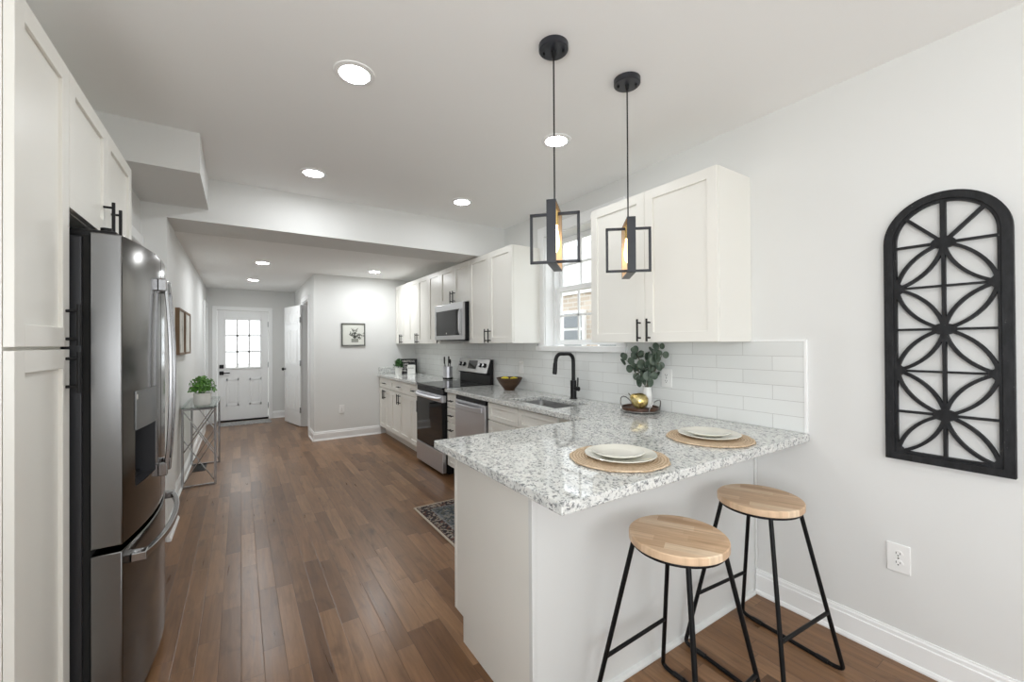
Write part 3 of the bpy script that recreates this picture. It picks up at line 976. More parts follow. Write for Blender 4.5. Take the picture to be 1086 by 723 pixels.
SX0, SX1, SY0, SY1 = 1.845, 2.19, 2.27, 2.87
CXF = 1.752
xs = [0.765, CXF, SX0, SX1, 2.357]; ys = [0.915, 1.85, SY0, SY1, 3.946]


def ins(x, y):
    if y < 1.85: return True
    if x < CXF: return False
    return not (SX0 < x < SX1 and SY0 < y < SY1)


wt = slab('worktop', xs, ys, ins, .877, .914, M['granite'])
tag(wt, 'L-shaped speckled white granite worktop with the sink and breakfast bar', 'worktop')
wl = thing('worktop', 'granite worktop on the far side of the range, reaching the end wall', 'worktop', (CXF, 4.716, .877))
MB().box(0, 2.357 - CXF, 0, 6.448 - 4.716, 0, .037, .004).build('slab', M['granite'], wl)
o = MB().box(CXF + .02, 2.357, 6.425, 6.449, .9142, 1.014, .003).build('side_splash', M['granite']); tag(o, 'short granite upstand on the end wall behind the small potted plant', 'splashback')

# tiled splashback
b = MB()
b.box(2.358, 2.3695, .937, 6.449, .9145, 1.296).box(2.358, 2.3695, .937, 2.07, 1.296, 1.3715).box(2.358, 2.3695, 3.162, 6.449, 1.296, 1.3715)
b.box(2.358, 2.3695, 3.96, 4.71, 1.3715, 1.408)
sp = thing('tiled_splashback', 'white glossy subway tile splashback along the right wall', 'splashback', (0, 0, 0))
b.build('tiles', M['tile'], sp)
b = MB(); b.box(2.354, 2.3698, .924, .937, .9145, 1.382, .002).box(2.354, 2.3698, .937, 1.193, 1.3715, 1.382, .002)
b.build('edge_trim', M['trim'], sp)

# sink
sk = thing('kitchen_sink', 'undermount stainless steel sink in the granite below the window', 'sink', ((SX0 + SX1) / 2, (SY0 + SY1) / 2, .70))
hx, hy = (SX1 - SX0) / 2 + .006, (SY1 - SY0) / 2 + .006


def rrect(hx, hy, r, n=6):
    pts = []
    for cx, cy, a0 in ((hx - r, hy - r, 0), (-hx + r, hy - r, PI / 2), (-hx + r, -hy + r, PI), (hx - r, -hy + r, 1.5 * PI)):
        for k in range(n + 1):
            a = a0 + PI / 2 * k / n
            pts.append((cx + r * math.cos(a), cy + r * math.sin(a)))
    return pts


b = MB(); rows = []
for (dx, r, z) in ((.02, .06, .176), (0, .05, .176), (0, .05, .03), (-.03, .05, .0)):
    rows.append([b.bm.verts.new((x, y, z)) for x, y in rrect(hx + dx, hy + dx, r)])
for a, c in zip(rows, rows[1:]):
    n = len(a)
    for k in range(n):
        b.bm.faces.new((a[k], a[(k + 1) % n], c[(k + 1) % n], c[k]))
b.bm.faces.new(rows[-1])
b.build('basin', M['sinksteel'], sk, True)
MB().lathe([(0, .006), (.03, .006), (.042, .003), (.045, 0.0005)]).build('drain', M['chrome'], sk, True)

# faucet
fc = thing('faucet', 'matte black pull-down gooseneck faucet behind the sink', 'faucet', (2.285, 2.575, .914))
MB().cyl((0, 0, 0), (0, 0, .006), .031, seg=24).cyl((0, 0, .006), (0, 0, .15), .025, seg=24).build('base', M['black'], fc, True)
pts = [(0, 0, .14), (0, 0, .30)]
R_ = .06
for k in range(1, 9):
    a = PI / 2 * k / 8; pts.append((-R_ + R_ * math.cos(a), 0, .31 + R_ * math.sin(a)))
pts.append((-.13, 0, .37))
for k in range(1, 9):
    a = PI / 2 * k / 8; pts.append((-.13 - .055 * math.sin(a), 0, .315 + .055 * math.cos(a)))
pts.append((-.19, 0, .29))
MB().tube(pts, .0155, 14).build('neck', M['black'], fc, True)
MB().cyl((-.189, 0, .297), (-.197, 0, .215), .0175, .019, 18).cyl((-.197, 0, .215), (-.198, 0, .208), .016, .016, 18).build('spray_head', M['black'], fc, True)
b = MB(); b.cyl((0, -.02, .085), (0, -.062, .085), .018, seg=18).cyl((.0, -.05, .09), (.004, -.05, .175), .006, seg=12)
b.build('lever', M['black'], fc, True)

# ------------------------------------------------------------------ range
rg = thing('range', 'stainless steel electric range with black glass oven door', 'range', (1.745, 4.708, 0), R90)
RW = .752
MB().box(.004, RW - .004, .03, .60, .03, .895, .003).build('body', M['darkplastic'], rg)
b = MB(); b.box(.06, RW - .06, .08, .55, 0, .03)
b.build('feet_plinth', M['darkplastic'], rg)
MB().box(0, RW, -.018, .60, .895, .917, .004).build('cooktop', M['blackglass'], rg)
b = MB(); b.box(.006, RW - .006, -.012, .03, .255, .83, .004)
od = b.build('oven_door', M['darkplastic'], rg)
MB().box(.014, RW - .014, -.0145, -.011, .265, .755, .001).build('door_glass', M['blackglass'], od)
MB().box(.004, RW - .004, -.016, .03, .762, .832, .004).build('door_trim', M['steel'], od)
b = MB()
hp = [(x, -.018 - .042 * (1 - abs(2 * (x - .376) / .70) ** 4), .80) for x in [.026 + .70 * k / 24 for k in range(25)]]
b.tube(hp, .019, 14)
b.build('handle', M['steel'], od, True)
MB().box(.004, RW - .004, -.004, .03, .835, .893, .004).build('vent_strip', M['darkplastic'], rg)
MB().box(.004, RW - .004, -.016, .03, .035, .248, .005).build('storage_drawer', M['steel'], rg)
# burner rings on the glass
BR = P('burner_grey', (.12, .12, .12), .4)
for (x, y, r) in ((.20, .14, .10), (.55, .14, .085), (.20, .40, .075), (.55, .40, .10)):
    b = MB()
    pts = [(x + r * math.cos(2 * PI * k / 36), y + r * math.sin(2 * PI * k / 36), .9172) for k in range(36)]
    b.tube(pts, .0007, 4, True)
    b.build('burner_ring', BR, rg)
bgp = MB()
prof = [(.555, .917), (.595, .917), (.597, 1.19), (.56, 1.19), (.515, 1.055), (.53, 1.03), (.555, 1.02)]
bgp.prism(prof, lambda a, z, s: Vector((s, a, z)), .004, RW - .004)
bgd = bgp.build('backguard', M['darkplastic'], rg, bevel=.002)


def bgpt(x, f, off):
    # point on the slanted backguard face: f 0..1 from bottom to top
    y = .515 + (.56 - .515) * f; z = 1.055 + (1.19 - 1.055) * f
    n = Vector((0, -(1.19 - 1.055), (.56 - .515))).normalized()
    return Vector((x, y, z)) + n * off


b = MB(); bm = b.bm
vv = [bgpt(.004, -.12, .003), bgpt(RW - .004, -.12, .003), bgpt(RW - .004, 1.0, .003), bgpt(.004, 1.0, .003)]
uu = [bgpt(.004, -.12, -.003), bgpt(RW - .004, -.12, -.003), bgpt(RW - .004, 1.0, -.003), bgpt(.004, 1.0, -.003)]
A = [bm.verts.new(q) for q in vv]; B = [bm.verts.new(q) for q in uu]
bm.faces.new(A); bm.faces.new(B[::-1])
for k in range(4):
    bm.faces.new((A[k], A[(k + 1) % 4], B[(k + 1) % 4], B[k]))
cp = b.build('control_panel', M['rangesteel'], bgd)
b = MB(); b.bm.faces.new([b.bm.verts.new(q) for q in (bgpt(.27, .15, .0045), bgpt(.48, .15, .0045), bgpt(.48, .85, .0045), bgpt(.27, .85, .0045))])
b.build('display', M['blackglass'], bgd)
for x in (.075, .165, .575, .665):
    c = bgpt(x, .5, .003); n = (bgpt(x, .5, 1) - bgpt(x, .5, 0))
    b = MB(); b.cyl(c, c + n * .022, .026, .022, 20)
    k = b.build('knob', M['darkplastic'], rg, True)
    MB().cyl(c + n * .0215, c + n * .026, .019, .018, 20).build('knob_cap', M['silver'], k, True)

# ------------------------------------------------------------------ dishwasher
dw = thing('dishwasher', 'stainless steel dishwasher under the granite between drawer stack and sink cabinet', 'dishwasher', (1.765, 3.712, 0), R90)
DWW = .596
MB().box(.004, DWW - .004, .02, .56, .02, .868).build('tub', M['darkplastic'], dw)
MB().box(.004, DWW - .004, -.008, .02, .12, .832, .005).build('door', M['steel'], dw)
MB().box(.004, DWW - .004, .0, .02, .834, .868, .002).build('control_strip', M['darkplastic'], dw)
MB().box(.004, DWW - .004, .045, .06, .0, .11).build('toe_kick', M['darkplastic'], dw)
b = MB(); N = 24
hp = [(.05 + (DWW - .10) * k / N, -.012 - .040 * (1 - abs(2 * k / N - 1) ** 5), .785) for k in range(N + 1)]
b.bm.verts.ensure_lookup_table()
rows = []
for (x, y, z) in hp:
    rows.append([b.bm.verts.new((x, y + a, z + c)) for a, c in ((-.007, -.023), (.007, -.023), (.007, .023), (-.007, .023))])
for a, c in zip(rows, rows[1:]):
    for k in range(4):
        b.bm.faces.new((a[k], a[(k + 1) % 4], c[(k + 1) % 4], c[k]))
b.bm.faces.new(rows[0]); b.bm.faces.new(rows[-1])
b.build('handle', M['steel'], dw, bevel=.004)

# ------------------------------------------------------------------ microwave
mw = thing('microwave', 'stainless steel over-the-range microwave hung under the short cabinet', 'microwave', (1.985, 4.712, 1.41), R90)
MW = .752
MB().box(.002, MW - .002, .012, .37, 0, .410, .003).build('body', M['darkplastic'], mw)
b = MB()
b.box(0, MW, -.015, .012, .335, .410, .003).box(0, MW, -.015, .012, 0.004, .052, .003).box(0, .03, -.015, .012, .052, .335, .002).box(MW - .085, MW, -.015, .012, .052, .335, .002)
md = b.build('door_frame', M['mwsteel'], mw)
MB().box(.03, MW - .085, -.013, .010, .052, .335).build('door_glass', M['blackglass'], mw)
b = MB()
hp = [(MW - .055, -.016 - .020 * (1 - abs(2 * k / 16 - 1) ** 6), .06 + .27 * k / 16) for k in range(17)]
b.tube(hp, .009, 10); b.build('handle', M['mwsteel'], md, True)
MB().box(.32, .34, -.0142, -.0125, .07, .085).build('badge', M['letters'], mw)
MB().box(.05, MW - .05, .03, .34, -.006, .001).build('underside_grille', M['darkplastic'], mw)

# ------------------------------------------------------------------ left side: pantry, refrigerator, bridge cabinet
L90 = PI / 2
LX = -.492
pt_ = cabinet('pantry_cabinet', 'tall white pantry cabinet at the left edge, nearest the viewer', (LX, 1.545, 0), L90, .40, .585, 0, 2.285, toe=.10)
d = shaker('door', 0, .40, 1.368, 2.285, pt_, rail=.06); pull(d, .365, 1.44)
d = shaker('door', 0, .40, .115, 1.362, pt_, rail=.06); pull(d, .365, 1.285)
bc = cabinet('bridge_cabinet', 'white two-door cabinet above the refrigerator', (LX, 1.947, 0), L90, .935, .585, 1.83, 2.285)
d = shaker('door', 0, .4675, 1.83, 2.285, bc); pull(d, .4675 - .06, 1.90)
d = shaker('door', .4675, .935, 1.83, 2.285, bc); pull(d, .4675 + .06, 1.90)

# refrigerator: local +x -> world +Y, local -y -> world +X
fr = thing('refrigerator', 'dark stainless french-door refrigerator with water dispenser', 'refrigerator', (-.45, 1.972, 0), L90)
FW = .91
MB().box(.0, FW, .0, .60, .03, 1.745, .004).build('body', M['fridge_side'], fr)
for x in (.06, FW - .06):
    for y in (.05, .5):
        MB().cyl((x, y, 0), (x, y, .032), .02, seg=12).build('foot', M['darkplastic'], fr)
MB().box(.012, FW - .012, -.022, .002, .05, 1.75).build('gasket', M['gap'], fr)


def front_y(x):
    s = (x - FW / 2) / (FW / 2)
    return -.100 - .050 * (1 - s * s)


def fdoor(name, x0, x1, z0, z1, hole=None, bd=-.018):
    b = MB(); bm = b.bm; N = 18
    xs = [x0 + (x1 - x0) * k / N for k in range(N + 1)]
    if hole:
        for h in hole[:2]:
            k = min(range(len(xs)), key=lambda q: abs(xs[q] - h)); xs[k] = h
    zs = [z0, z1] if not hole else [z0, hole[2], hole[3], z1]
    V = {}

    def v(i, k):
        if (i, k) not in V:
            V[i, k] = bm.verts.new((xs[i], front_y(xs[i]), zs[k]))
        return V[i, k]
    for i in range(N):
        for k in range(len(zs) - 1):
            mx = (xs[i] + xs[i + 1]) / 2
            if hole and k == 1 and hole[0] < mx < hole[1]:
                continue
            bm.faces.new((v(i, k), v(i + 1, k), v(i + 1, k + 1), v(i, k + 1)))
    K = len(zs) - 1
    # sides, top, bottom, back
    bl0, bl1 = bm.verts.new((x0, bd, z0)), bm.verts.new((x0, bd, z1))
    br0, br1 = bm.verts.new((x1, bd, z0)), bm.verts.new((x1, bd, z1))
    bm.faces.new([v(0, k) for k in range(K + 1)] + [bl1, bl0])
    bm.faces.new([v(N, k) for k in range(K, -1, -1)] + [br0, br1])
    bm.faces.new([v(i, K) for i in range(N + 1)] + [br1, bl1])
    bm.faces.new([v(i, 0) for i in range(N, -1, -1)] + [bl0, br0])
    bm.faces.new((bl0, bl1, br1, br0))
    o = b.build(name, M['fridge'], fr, True, bevel=.004)
    o.data.materials.append(M['fridge_edge_bright'])       # side returns: same steel, painted lighter for the brightness they reflect
    for p in o.data.polygons:
        if abs(p.normal.x) > .9:
            p.material_index = 1
    return o


DH = (.10, .335, .845, 1.20)
ld = fdoor('left_door', .004, FW / 2 - .003, .672, 1.762, DH)
rd = fdoor('right_door', FW / 2 + .003, FW - .004, .672, 1.762)
fz = fdoor('freezer_drawer', .004, FW - .004, .055, .650)
# dispenser recess
b = MB(); yb = -.05
x0, x1, z0, z1 = DH
bm = b.bm
q = lambda x, y, z: bm.verts.new((x, y, z))
zf = 1.055
b.quad([(x0, yb, z0), (x1, yb, z0), (x1, yb, z1), (x0, yb, z1)])
b.quad([(x0, front_y(x0), z0), (x0, yb, z0), (x0, yb, z1), (x0, front_y(x0), z1)])
b.quad([(x1, front_y(x1), z0), (x1, yb, z0), (x1, yb, z1), (x1, front_y(x1), z1)])
b.quad([(x0, front_y(x0), z0), (x1, front_y(x1), z0), (x1, yb, z0), (x0, yb, z0)])
b.quad([(x0, front_y(x0), z1), (x1, front_y(x1), z1), (x1, yb, z1), (x0, yb, z1)])
ds = b.build('dispenser_recess', M['fridge_side'], ld)
b = MB()
N = 8
top = []
for k in range(N + 1):
    x = x0 + (x1 - x0) * k / N
    top.append([b.bm.verts.new((x, front_y(x) - .004, zf)), b.bm.verts.new((x, front_y(x) - .004, z1)), b.bm.verts.new((x, yb, z1)), b.bm.verts.new((x, yb, zf))])
for a, c in zip(top, top[1:]):
    for k in range(4):
        b.bm.faces.new((a[k], a[(k + 1) % 4], c[(k + 1) % 4], c[k]))
b.bm.faces.new(top[0]); b.bm.faces.new(top[-1])
b.build('dispenser_panel', steel('dispenser_grey', (.16, .165, .165), .3, 'y', .6), ld)
MB().box(x0 + .01, x1 - .01, yb - .05, yb - .001, z0 + .001, z0 + .012, .002).build('drip_tray', M['darkplastic'], ld)
MB().box((x0 + x1) / 2 - .025, (x0 + x1) / 2 + .025, yb - .03, yb - .012, zf - .11, zf, .004).build('paddle', M['darkplastic'], ld)
MB().box(x0 + .004, x0 + .020, front_y(x0) - .0065, front_y(x0) - .003, z1 - .03, z1 - .012).build('badge', M['letters'], ld)


def door_handle(parent, x, z0, z1):
    b = MB(); n = 28; w = .019
    rows = []
    y0 = front_y(x)
    for k in range(n + 1):
        s = 2 * k / n - 1; z = (z0 + z1) / 2 + s * (z1 - z0) / 2
        y = y0 - .022 - .020 * (1 - s * s)
        rows.append([b.bm.verts.new((x + a, y + c, z)) for a, c in ((-w / 2, -.007), (w / 2, -.007), (w / 2, .007), (-w / 2, .007))])
    for a, c in zip(rows, rows[1:]):
        for k in range(4):
            b.bm.faces.new((a[k], a[(k + 1) % 4], c[(k + 1) % 4], c[k]))
    b.bm.faces.new(rows[0]); b.bm.faces.new(rows[-1])
    for z in (z0, z1):
        s = 1 if z == z0 else -1
        b.box(x - .013, x + .013, y0 - .030, y0 + .002, min(z, z + s * .055), max(z, z + s * .055), .004)
    b.build('handle', M['silver'], parent, bevel=.003)


door_handle(ld, FW / 2 - .055, .80, 1.665)
door_handle(rd, FW / 2 + .055, .80, 1.665)
b = MB(); rows = []; n = 30; zc = .595
for k in range(n + 1):
    s = 2 * k / n - 1; x = FW / 2 + s * .385
    y = front_y(x) - .030 - .016 * (1 - s ** 4)
    rows.append([b.bm.verts.new((x, y + a, zc + c)) for a, c in ((-.010, -.012), (.010, -.012), (.010, .012), (-.010, .012))])
for a, c in zip(rows, rows[1:]):
    for k in range(4):
        b.bm.faces.new((a[k], a[(k + 1) % 4], c[(k + 1) % 4], c[k]))
b.bm.faces.new(rows[0]); b.bm.faces.new(rows[-1])
for s in (-1, 1):
    x = FW / 2 + s * .372
    b.box(x - .022, x + .022, front_y(x) - .040, front_y(x) + .004, zc - .016, zc + .016, .003)
b.build('handle', M['silver'], fz, bevel=.003)
for x in (.02, FW - .10):
    MB().box(x, x + .08, -.085, .06, 1.745, 1.775, .006).cyl((x + .04, -.05, 1.764), (x + .04, -.05, 1.79), .016).build('hinge_cover', M['darkplastic'], fr, True)
MB().box(.01, FW - .01, -.03, .02, .0, .05).build('base_grille', M['darkplastic'], fr)


# ------------------------------------------------------------------ ceiling lights
def downlight(label, x, y, z):
    t = thing('downlight', label, 'ceiling light', (x, y, z), 0, 'recessed downlights')
    MB().lathe([(.062, -.001), (.066, -.007), (.088, -.004), (.090, 0)], seg=40).build('trim_ring', M['trim'], t, True)
    MB().lathe([(0, -.0035), (.064, -.0035)], seg=40).build('diffuser', M['can'], t)
    return t


dl = downlight('round recessed downlight at the top centre-left, nearest the viewer', .432, 1.942, CZ)
for lab, x, y, z in (
        ('round recessed downlight over the floor near the white soffit', .436, 3.23, CZ),
        ('round recessed downlight half behind the left pendant cord', 1.594, 1.935, CZ),
        ('round recessed downlight just in front of the beam, over the range side', 1.598, 3.213, CZ),
        ('larger-looking of the two round downlights in the hall ceiling, nearer the kitchen', .228, 5.91, HZ),
        ('farther round downlight in the hall ceiling near the front door', .165, 7.55, HZ),
        ('round recessed downlight before the end wall with the framed picture', 1.561, 5.85, HZ)):
    q = dup(dl, (x, y, z), 0, lab, 'recessed downlights')
    if z == HZ or x > 1.5:      # glow strength tuned per group: aisle, wall side, hall
        for ch in q.children:
            if ch.name.startswith('diffuser'):
                ch.data = ch.data.copy(); ch.data.materials[0] = M['can_hall'] if z == HZ else M['can_wall']



def pendant(label, x, y, ang):
    t = thing('pendant_light', label, 'pendant light', (x, y, CZ), ang, 'pendant lights over the breakfast bar')
    # local +x = direction of the tall band frame, local y = direction of the thin square frame
    MB().lathe([(0, -.026), (.056, -.026), (.060, -.022), (.060, 0), (0, 0)], seg=40).build('canopy', M['bluesteel'], t, True)
    b = MB()
    for s in (-1, 1):
        b.cyl((0.0, s * .04, -.026), (0.0, s * .04, -.036), .005, seg=10)
    b.build('canopy_screws', M['black'], t, True)
    MB().cyl((0, 0, -.026), (0, 0, -.05), .010, .006, 14).build('cord_grip', M['black'], t, True)
    MB().cyl((0, 0, -.045), (0, 0, -.664), .0032, seg=10).build('cord', M['black'], t, True)
    zt, zb = -.664, -.910; hw = .10; bw = .0185; th = .004
    b = MB()
    b.box(-hw, -hw + th, -bw, bw, zb, zt).box(hw - th, hw, -bw, bw, zb, zt).box(-hw, hw, -bw, bw, zt - th, zt).box(-hw, hw, -bw, bw, zb, zb + th)
    b.build('band_frame', M['bluesteel'], t, bevel=.0006)
    b = MB(); e = .0007
    b.box(-hw + th, -hw + th + e, -bw + .001, bw - .001, zb + th, zt - th).box(hw - th - e, hw - th, -bw + .001, bw - .001, zb + th, zt - th)
    b.box(-hw + th, hw - th, -bw + .001, bw - .001, zb + th, zb + th + e).box(-hw + th, hw - th, -bw + .001, bw - .001, zt - th - e, zt - th)
    b.build('band_lining', M['bronze'], t)
    zt2, zb2 = -.687, -.893; hy = .102; q = .0055
    b = MB()
    b.box(-q, q, -hy, -hy + 2 * q, zb2, zt2).box(-q, q, hy - 2 * q, hy, zb2, zt2).box(-q, q, -hy, hy, zt2 - 2 * q, zt2).box(-q, q, -hy, hy, zb2, zb2 + 2 * q)
    b.build('square_frame', M['bluesteel'], t, bevel=.0006)
    MB().cyl((0, 0, zt - .002), (0, 0, zt - .018), .010, seg=16).cyl((0, 0, zt - .018), (0, 0, zt - .075), .0165, seg=24).build('socket', M['brass'], t, True)
    z0 = zt - .075
    bl = MB().lathe([(.013, z0), (.013, z0 - .012), (.017, z0 - .04), (.020, z0 - .07), (.017, z0 - .095), (.008, z0 - .110), (0, z0 - .114)], seg=24).build('bulb', M['bulbglass'], t, True)
    b = MB()
    for k in range(4):
        a = PI / 4 + k * PI / 2
        b.tube([(.004 * math.cos(a), .004 * math.sin(a), z0 - .02), (.010 * math.cos(a), .010 * math.sin(a), z0 - .09), (.005 * math.cos(a + 1.2), .005 * math.sin(a + 1.2), z0 - .10)], .0016, 6)
    b.build('filament', M['filament'], bl)
    return t


p1 = pendant('left black open-frame pendant with glowing bulb, nearer the sink window', 1.075, 1.319, math.radians(43))
dup(p1, (1.503, 1.309, CZ), math.radians(49), 'right black open-frame pendant hanging before the white wall cabinet', 'pendant lights over the breakfast bar')


# ------------------------------------------------------------------ bar stools
def stool(label, loc, rz):
    t = thing('bar_stool', label, 'bar stool', loc, rz, 'bar stools at the peninsula')
    HS = .700; rs = .165; a = .212; rt = .0095; rr = .150
    MB().lathe([(0, HS), (rs - .003, HS), (rs, HS - .003), (rs, HS - .025), (rs - .003, HS - .028), (0, HS - .028)], seg=56).build('seat', M['butcher'], t, True)
    b = MB(); pts = [(rr * math.cos(2 * PI * k / 48), rr * math.sin(2 * PI * k / 48), HS - .034) for k in range(48)]
    b.tube(pts, .0075, 8, True); b.build('seat_ring', M['blacksteel'], t, True)
    q = rr * .7071
    for sx in (-1, 1):
        # one bent rod: leg, floor runner, leg
        for sy in (-1, 1):
            top = Vector((sx * q, sy * q, HS - .036)); bot = Vector((sx * a, sy * a, .03))
            b = MB(); pts = [top, top.lerp(bot, .5), bot]
            d = (bot - top).normalized(); r = .03
            c0 = Vector((sx * a, sy * a, rt + .03))
            end = Vector((sx * a, sy * (a - .035), rt))
            for k in range(1, 7):
                s = k / 6
                ctrl = Vector((sx * (a + .004), sy * (a + .006), rt))
                pts.append((1 - s) ** 2 * bot + 2 * s * (1 - s) * ctrl + s * s * end)
            b.tube(pts, rt * .9, 12); b.build('leg', M['blacksteel'], t, True)
        MB().cyl((sx * a, -(a - .035), rt), (sx * a, a - .035, rt), rt * .9, seg=12).build('floor_runner', M['blacksteel'], t, True)
        for sy in (-1, 1):
            MB().cyl((sx * a, sy * (a - .05), rt + .0005), (sx * a, sy * (a - .095), rt + .0005), rt * 1.1, seg=12).build('foot_pad', M['darkplastic'], t, True)
    for sy in (-1, 1):
        f = (HS - .036 - .24) / (HS - .036 - .03)
        x = q + (a - q) * f; y = sy * (q + (a - q) * f)
        MB().cyl((-x, y, .24), (x, y, .24), .0075, seg=12).build('stretcher', M['blacksteel'], t, True)
    return t


s1 = stool('wooden-seat black bar stool nearer the viewer, at the left of the bar', (1.282, .905, 0), math.radians(2))
dup(s1, (1.885, .925, 0), math.radians(-4), 'wooden-seat black bar stool farther right, close to the wall under the counter corner', 'bar stools at the peninsula')


# ------------------------------------------------------------------ place settings
def placemat(label, x, y, rz):
    t = thing('placemat', label, 'placemat', (x, y, .914), rz, 'woven placemats on the bar')
    rnd = random.Random(int(x * 100))
    ph = [rnd.uniform(0, 6.28) for _ in range(5)]
    wob = lambda a: 1 + .012 * math.sin(9 * a + ph[0]) + .008 * math.sin(17 * a + ph[1]) + .006 * math.sin(31 * a + ph[2])
    MB().lathe([(0, .0005), (.186, .0005), (.192, .004), (.188, .0085), (0, .0095)], seg=96, wobble=wob).build('weave', M['jute'], t, True)
    return t


def plate(name, label, x, y, z, r, group):
    o = MB().lathe([(0, .002), (r * .60, .0), (r * .64, .002), (r * .97, .0125), (r, .0155), (r * .985, .0175), (r * .66, .0075), (r * .60, .0055), (0, .005)], seg=64).build(name, M['plate'], None, True, (x, y, z))
    return tag(o, label, 'plate', group)


placemat('round woven jute placemat on the bar edge, the left one', 1.25, 1.145, 0)
placemat('round woven jute placemat on the bar edge, the right one nearer the wall', 1.862, 1.14, 1.0)
plate('dinner_plate', 'large cream dinner plate on the left placemat', 1.248, 1.135, .9235, .138, 'dinner plates')
plate('salad_plate', 'small cream plate stacked on the left dinner plate', 1.238, 1.138, .9325, .10, 'salad plates')
plate('dinner_plate', 'large cream dinner plate on the right placemat', 1.868, 1.145, .9235, .138, 'dinner plates')
plate('salad_plate', 'small cream plate stacked on the right dinner plate', 1.860, 1.148, .9325, .10, 'salad plates')

# ------------------------------------------------------------------ tray, pear, vase
ty = thing('serving_tray', 'round dark wood tray with looped metal handles on the granite', 'tray', (2.222, 1.845, .914))
MB().lathe([(0, .013), (.112, .013), (.118, .016), (.119, .032), (.115, .034), (.112, .022), (0, .021)], seg=56).build('tray_base', M['walnut'], ty, True)
b = MB(); pts = [(.121 * math.cos(2 * PI * k / 56), .121 * math.sin(2 * PI * k / 56), .010) for k in range(56)]
b.tube(pts, .004, 8, True)
for k in range(4):
    a = PI / 4 + k * PI / 2
    b.sphere((.121 * math.cos(a), .121 * math.sin(a), .005), .0052, (1, 1, 1), 10)
b.build('metal_rim', M['pewter'], ty, True)
for sg in (-1, 1):
    b = MB(); ang = math.radians(-84)
    ux, uy = math.cos(ang), math.sin(ang); px, py = -uy, ux
    pts = []
    for k in range(21):
        a = PI * k / 20
        lat = .062 * math.cos(a); hgt = .012 + .075 * math.sin(a) ** .8
        rr = math.sqrt(max(.1225 ** 2 - lat ** 2, 0)) + .012 * math.sin(a)
        pts.append((sg * ux * rr + px * lat, sg * uy * rr + py * lat, hgt))
    b.tube(pts, .004, 8); b.build('handle', M['pewter'], ty, True)
pr = thing('pear_ornament', 'gold metallic pear ornament lying on the wooden tray', 'ornament', (2.168, 1.800, .9352))
b = MB().lathe([(0, 0), (.025, .003), (.045, .017), (.054, .040), (.052, .062), (.040, .084), (.026, .100), (.018, .112), (.010, .118), (0, .119)], seg=32)
o = b.build('fruit', M['gold'], pr, True); o.rotation_mode = 'QUATERNION'
o.rotation_quaternion = Vector((0, 0, 1)).rotation_difference(Vector((-.72, .47, .52)).normalized()); o.location = (0.034, -.022, .031)
b = MB(); b.tube([(0, 0, .115), (.002, .0, .126), (.008, 0, .138)], .003, 6)
o2 = b.build('stalk', M['stem'], pr, True); o2.rotation_mode = 'QUATERNION'; o2.rotation_quaternion = o.rotation_quaternion; o2.location = o.location

vs = thing('eucalyptus_vase', 'slim white vase of eucalyptus stems behind the gold pear', 'vase with leaves', (2.287, 1.838, .9352))
MB().lathe([(0, 0), (.028, 0), (.032, .004), (.033, .05), (.030, .10), (.026, .128), (.028, .138), (.025, .138), (.023, .128), (.0, .118)], seg=32).build('vase', M['ceramic'], vs, True)
rnd = random.Random(3)
lv = MB(); st = MB()
stems = [(.30 * a * k, -.95 * a, h) for a, h, k in ((-.165, .335, 1), (-.085, .385, .6), (-.02, .36, -1), (.05, .385, .6), (.095, .40, .35), (.12, .36, .3), (.02, .27, -2), (.08, .29, .4), (-.07, .27, 1.2))]


def leaf_disc(bm, c, n, r, up):
    n = n.normalized(); u = n.cross(up)
    if u.length < .1: u = n.cross(Vector((1, 0, 0)))
    u.normalize(); v = n.cross(u)
    k = 12; ctr = bm.verts.new(c - n * r * .10)
    ring = [bm.verts.new(c + u * r * .88 * math.cos(2 * PI * i / k) + v * r * math.sin(2 * PI * i / k) + n * r * .06 * math.cos(4 * PI * i / k)) for i in range(k)]
    for i in range(k):
        bm.faces.new((ctr, ring[i], ring[(i + 1) % k]))


for (dx, dy, h) in stems:
    pts = []
    for k in range(9):
        s = k / 8
        pts.append(Vector((dx * s ** 1.2, dy * s ** 1.2, .11 + (h - .11) * s)))
    st.tube(pts, .0016, 6)
    for k in range(3, 9):
        for sgn in (-1, 1):
            if k < 8 and rnd.random() < .4: continue
            p = pts[k]; r = rnd.uniform(.023, .033) * (1.0 if k < 8 else .8)
            az = rnd.uniform(0, 2 * PI)
            n = Vector((math.cos(az) - .7, math.sin(az) - .6, rnd.uniform(-.2, .8)))
            off = Vector((rnd.uniform(-1, .6), sgn * rnd.uniform(.4, 1), rnd.uniform(-.3, .6))).normalized() * r * 1.05
            leaf_disc(lv.bm, p + off, n, r, Vector((0, 0, 1)))
st.build('stems', M['stem'], vs, True)
lv.build('leaves', M['euc'], vs, True)

# ------------------------------------------------------------------ fruit bowl
fb = thing('fruit_bowl', 'dark wooden bowl holding yellow fruit beside the range', 'bowl', (2.205, 3.42, .914))
MB().lathe([(0, .012), (.040, .012), (.043, 0), (.052, 0), (.054, .012), (.092, .055), (.125, .112), (.130, .122), (.124, .122), (.088, .062), (.05, .024), (0, .020)], seg=48).build('bowl_body', M['bowlwood'], fb, True)
for k, (lab, dx, dy, dz) in enumerate((('yellow lemon at the left of the wooden bowl', -.028, .040, .062), ('yellow lemon at the right of the wooden bowl', .02, -.048, .062))):
    o = MB().lathe([(0, -.048), (.008, -.044), (.026, -.032), (.036, 0), (.026, .032), (.008, .044), (0, .048)], seg=24).build('lemon', M['lemon'], None, True, (2.205 + dx, 3.42 + dy, .914 + dz + .036))
    o.rotation_euler = (1.4 + .2 * k, .3 * k, .5 + k)
    tag(o, lab, 'fruit', 'lemons in the wooden bowl')

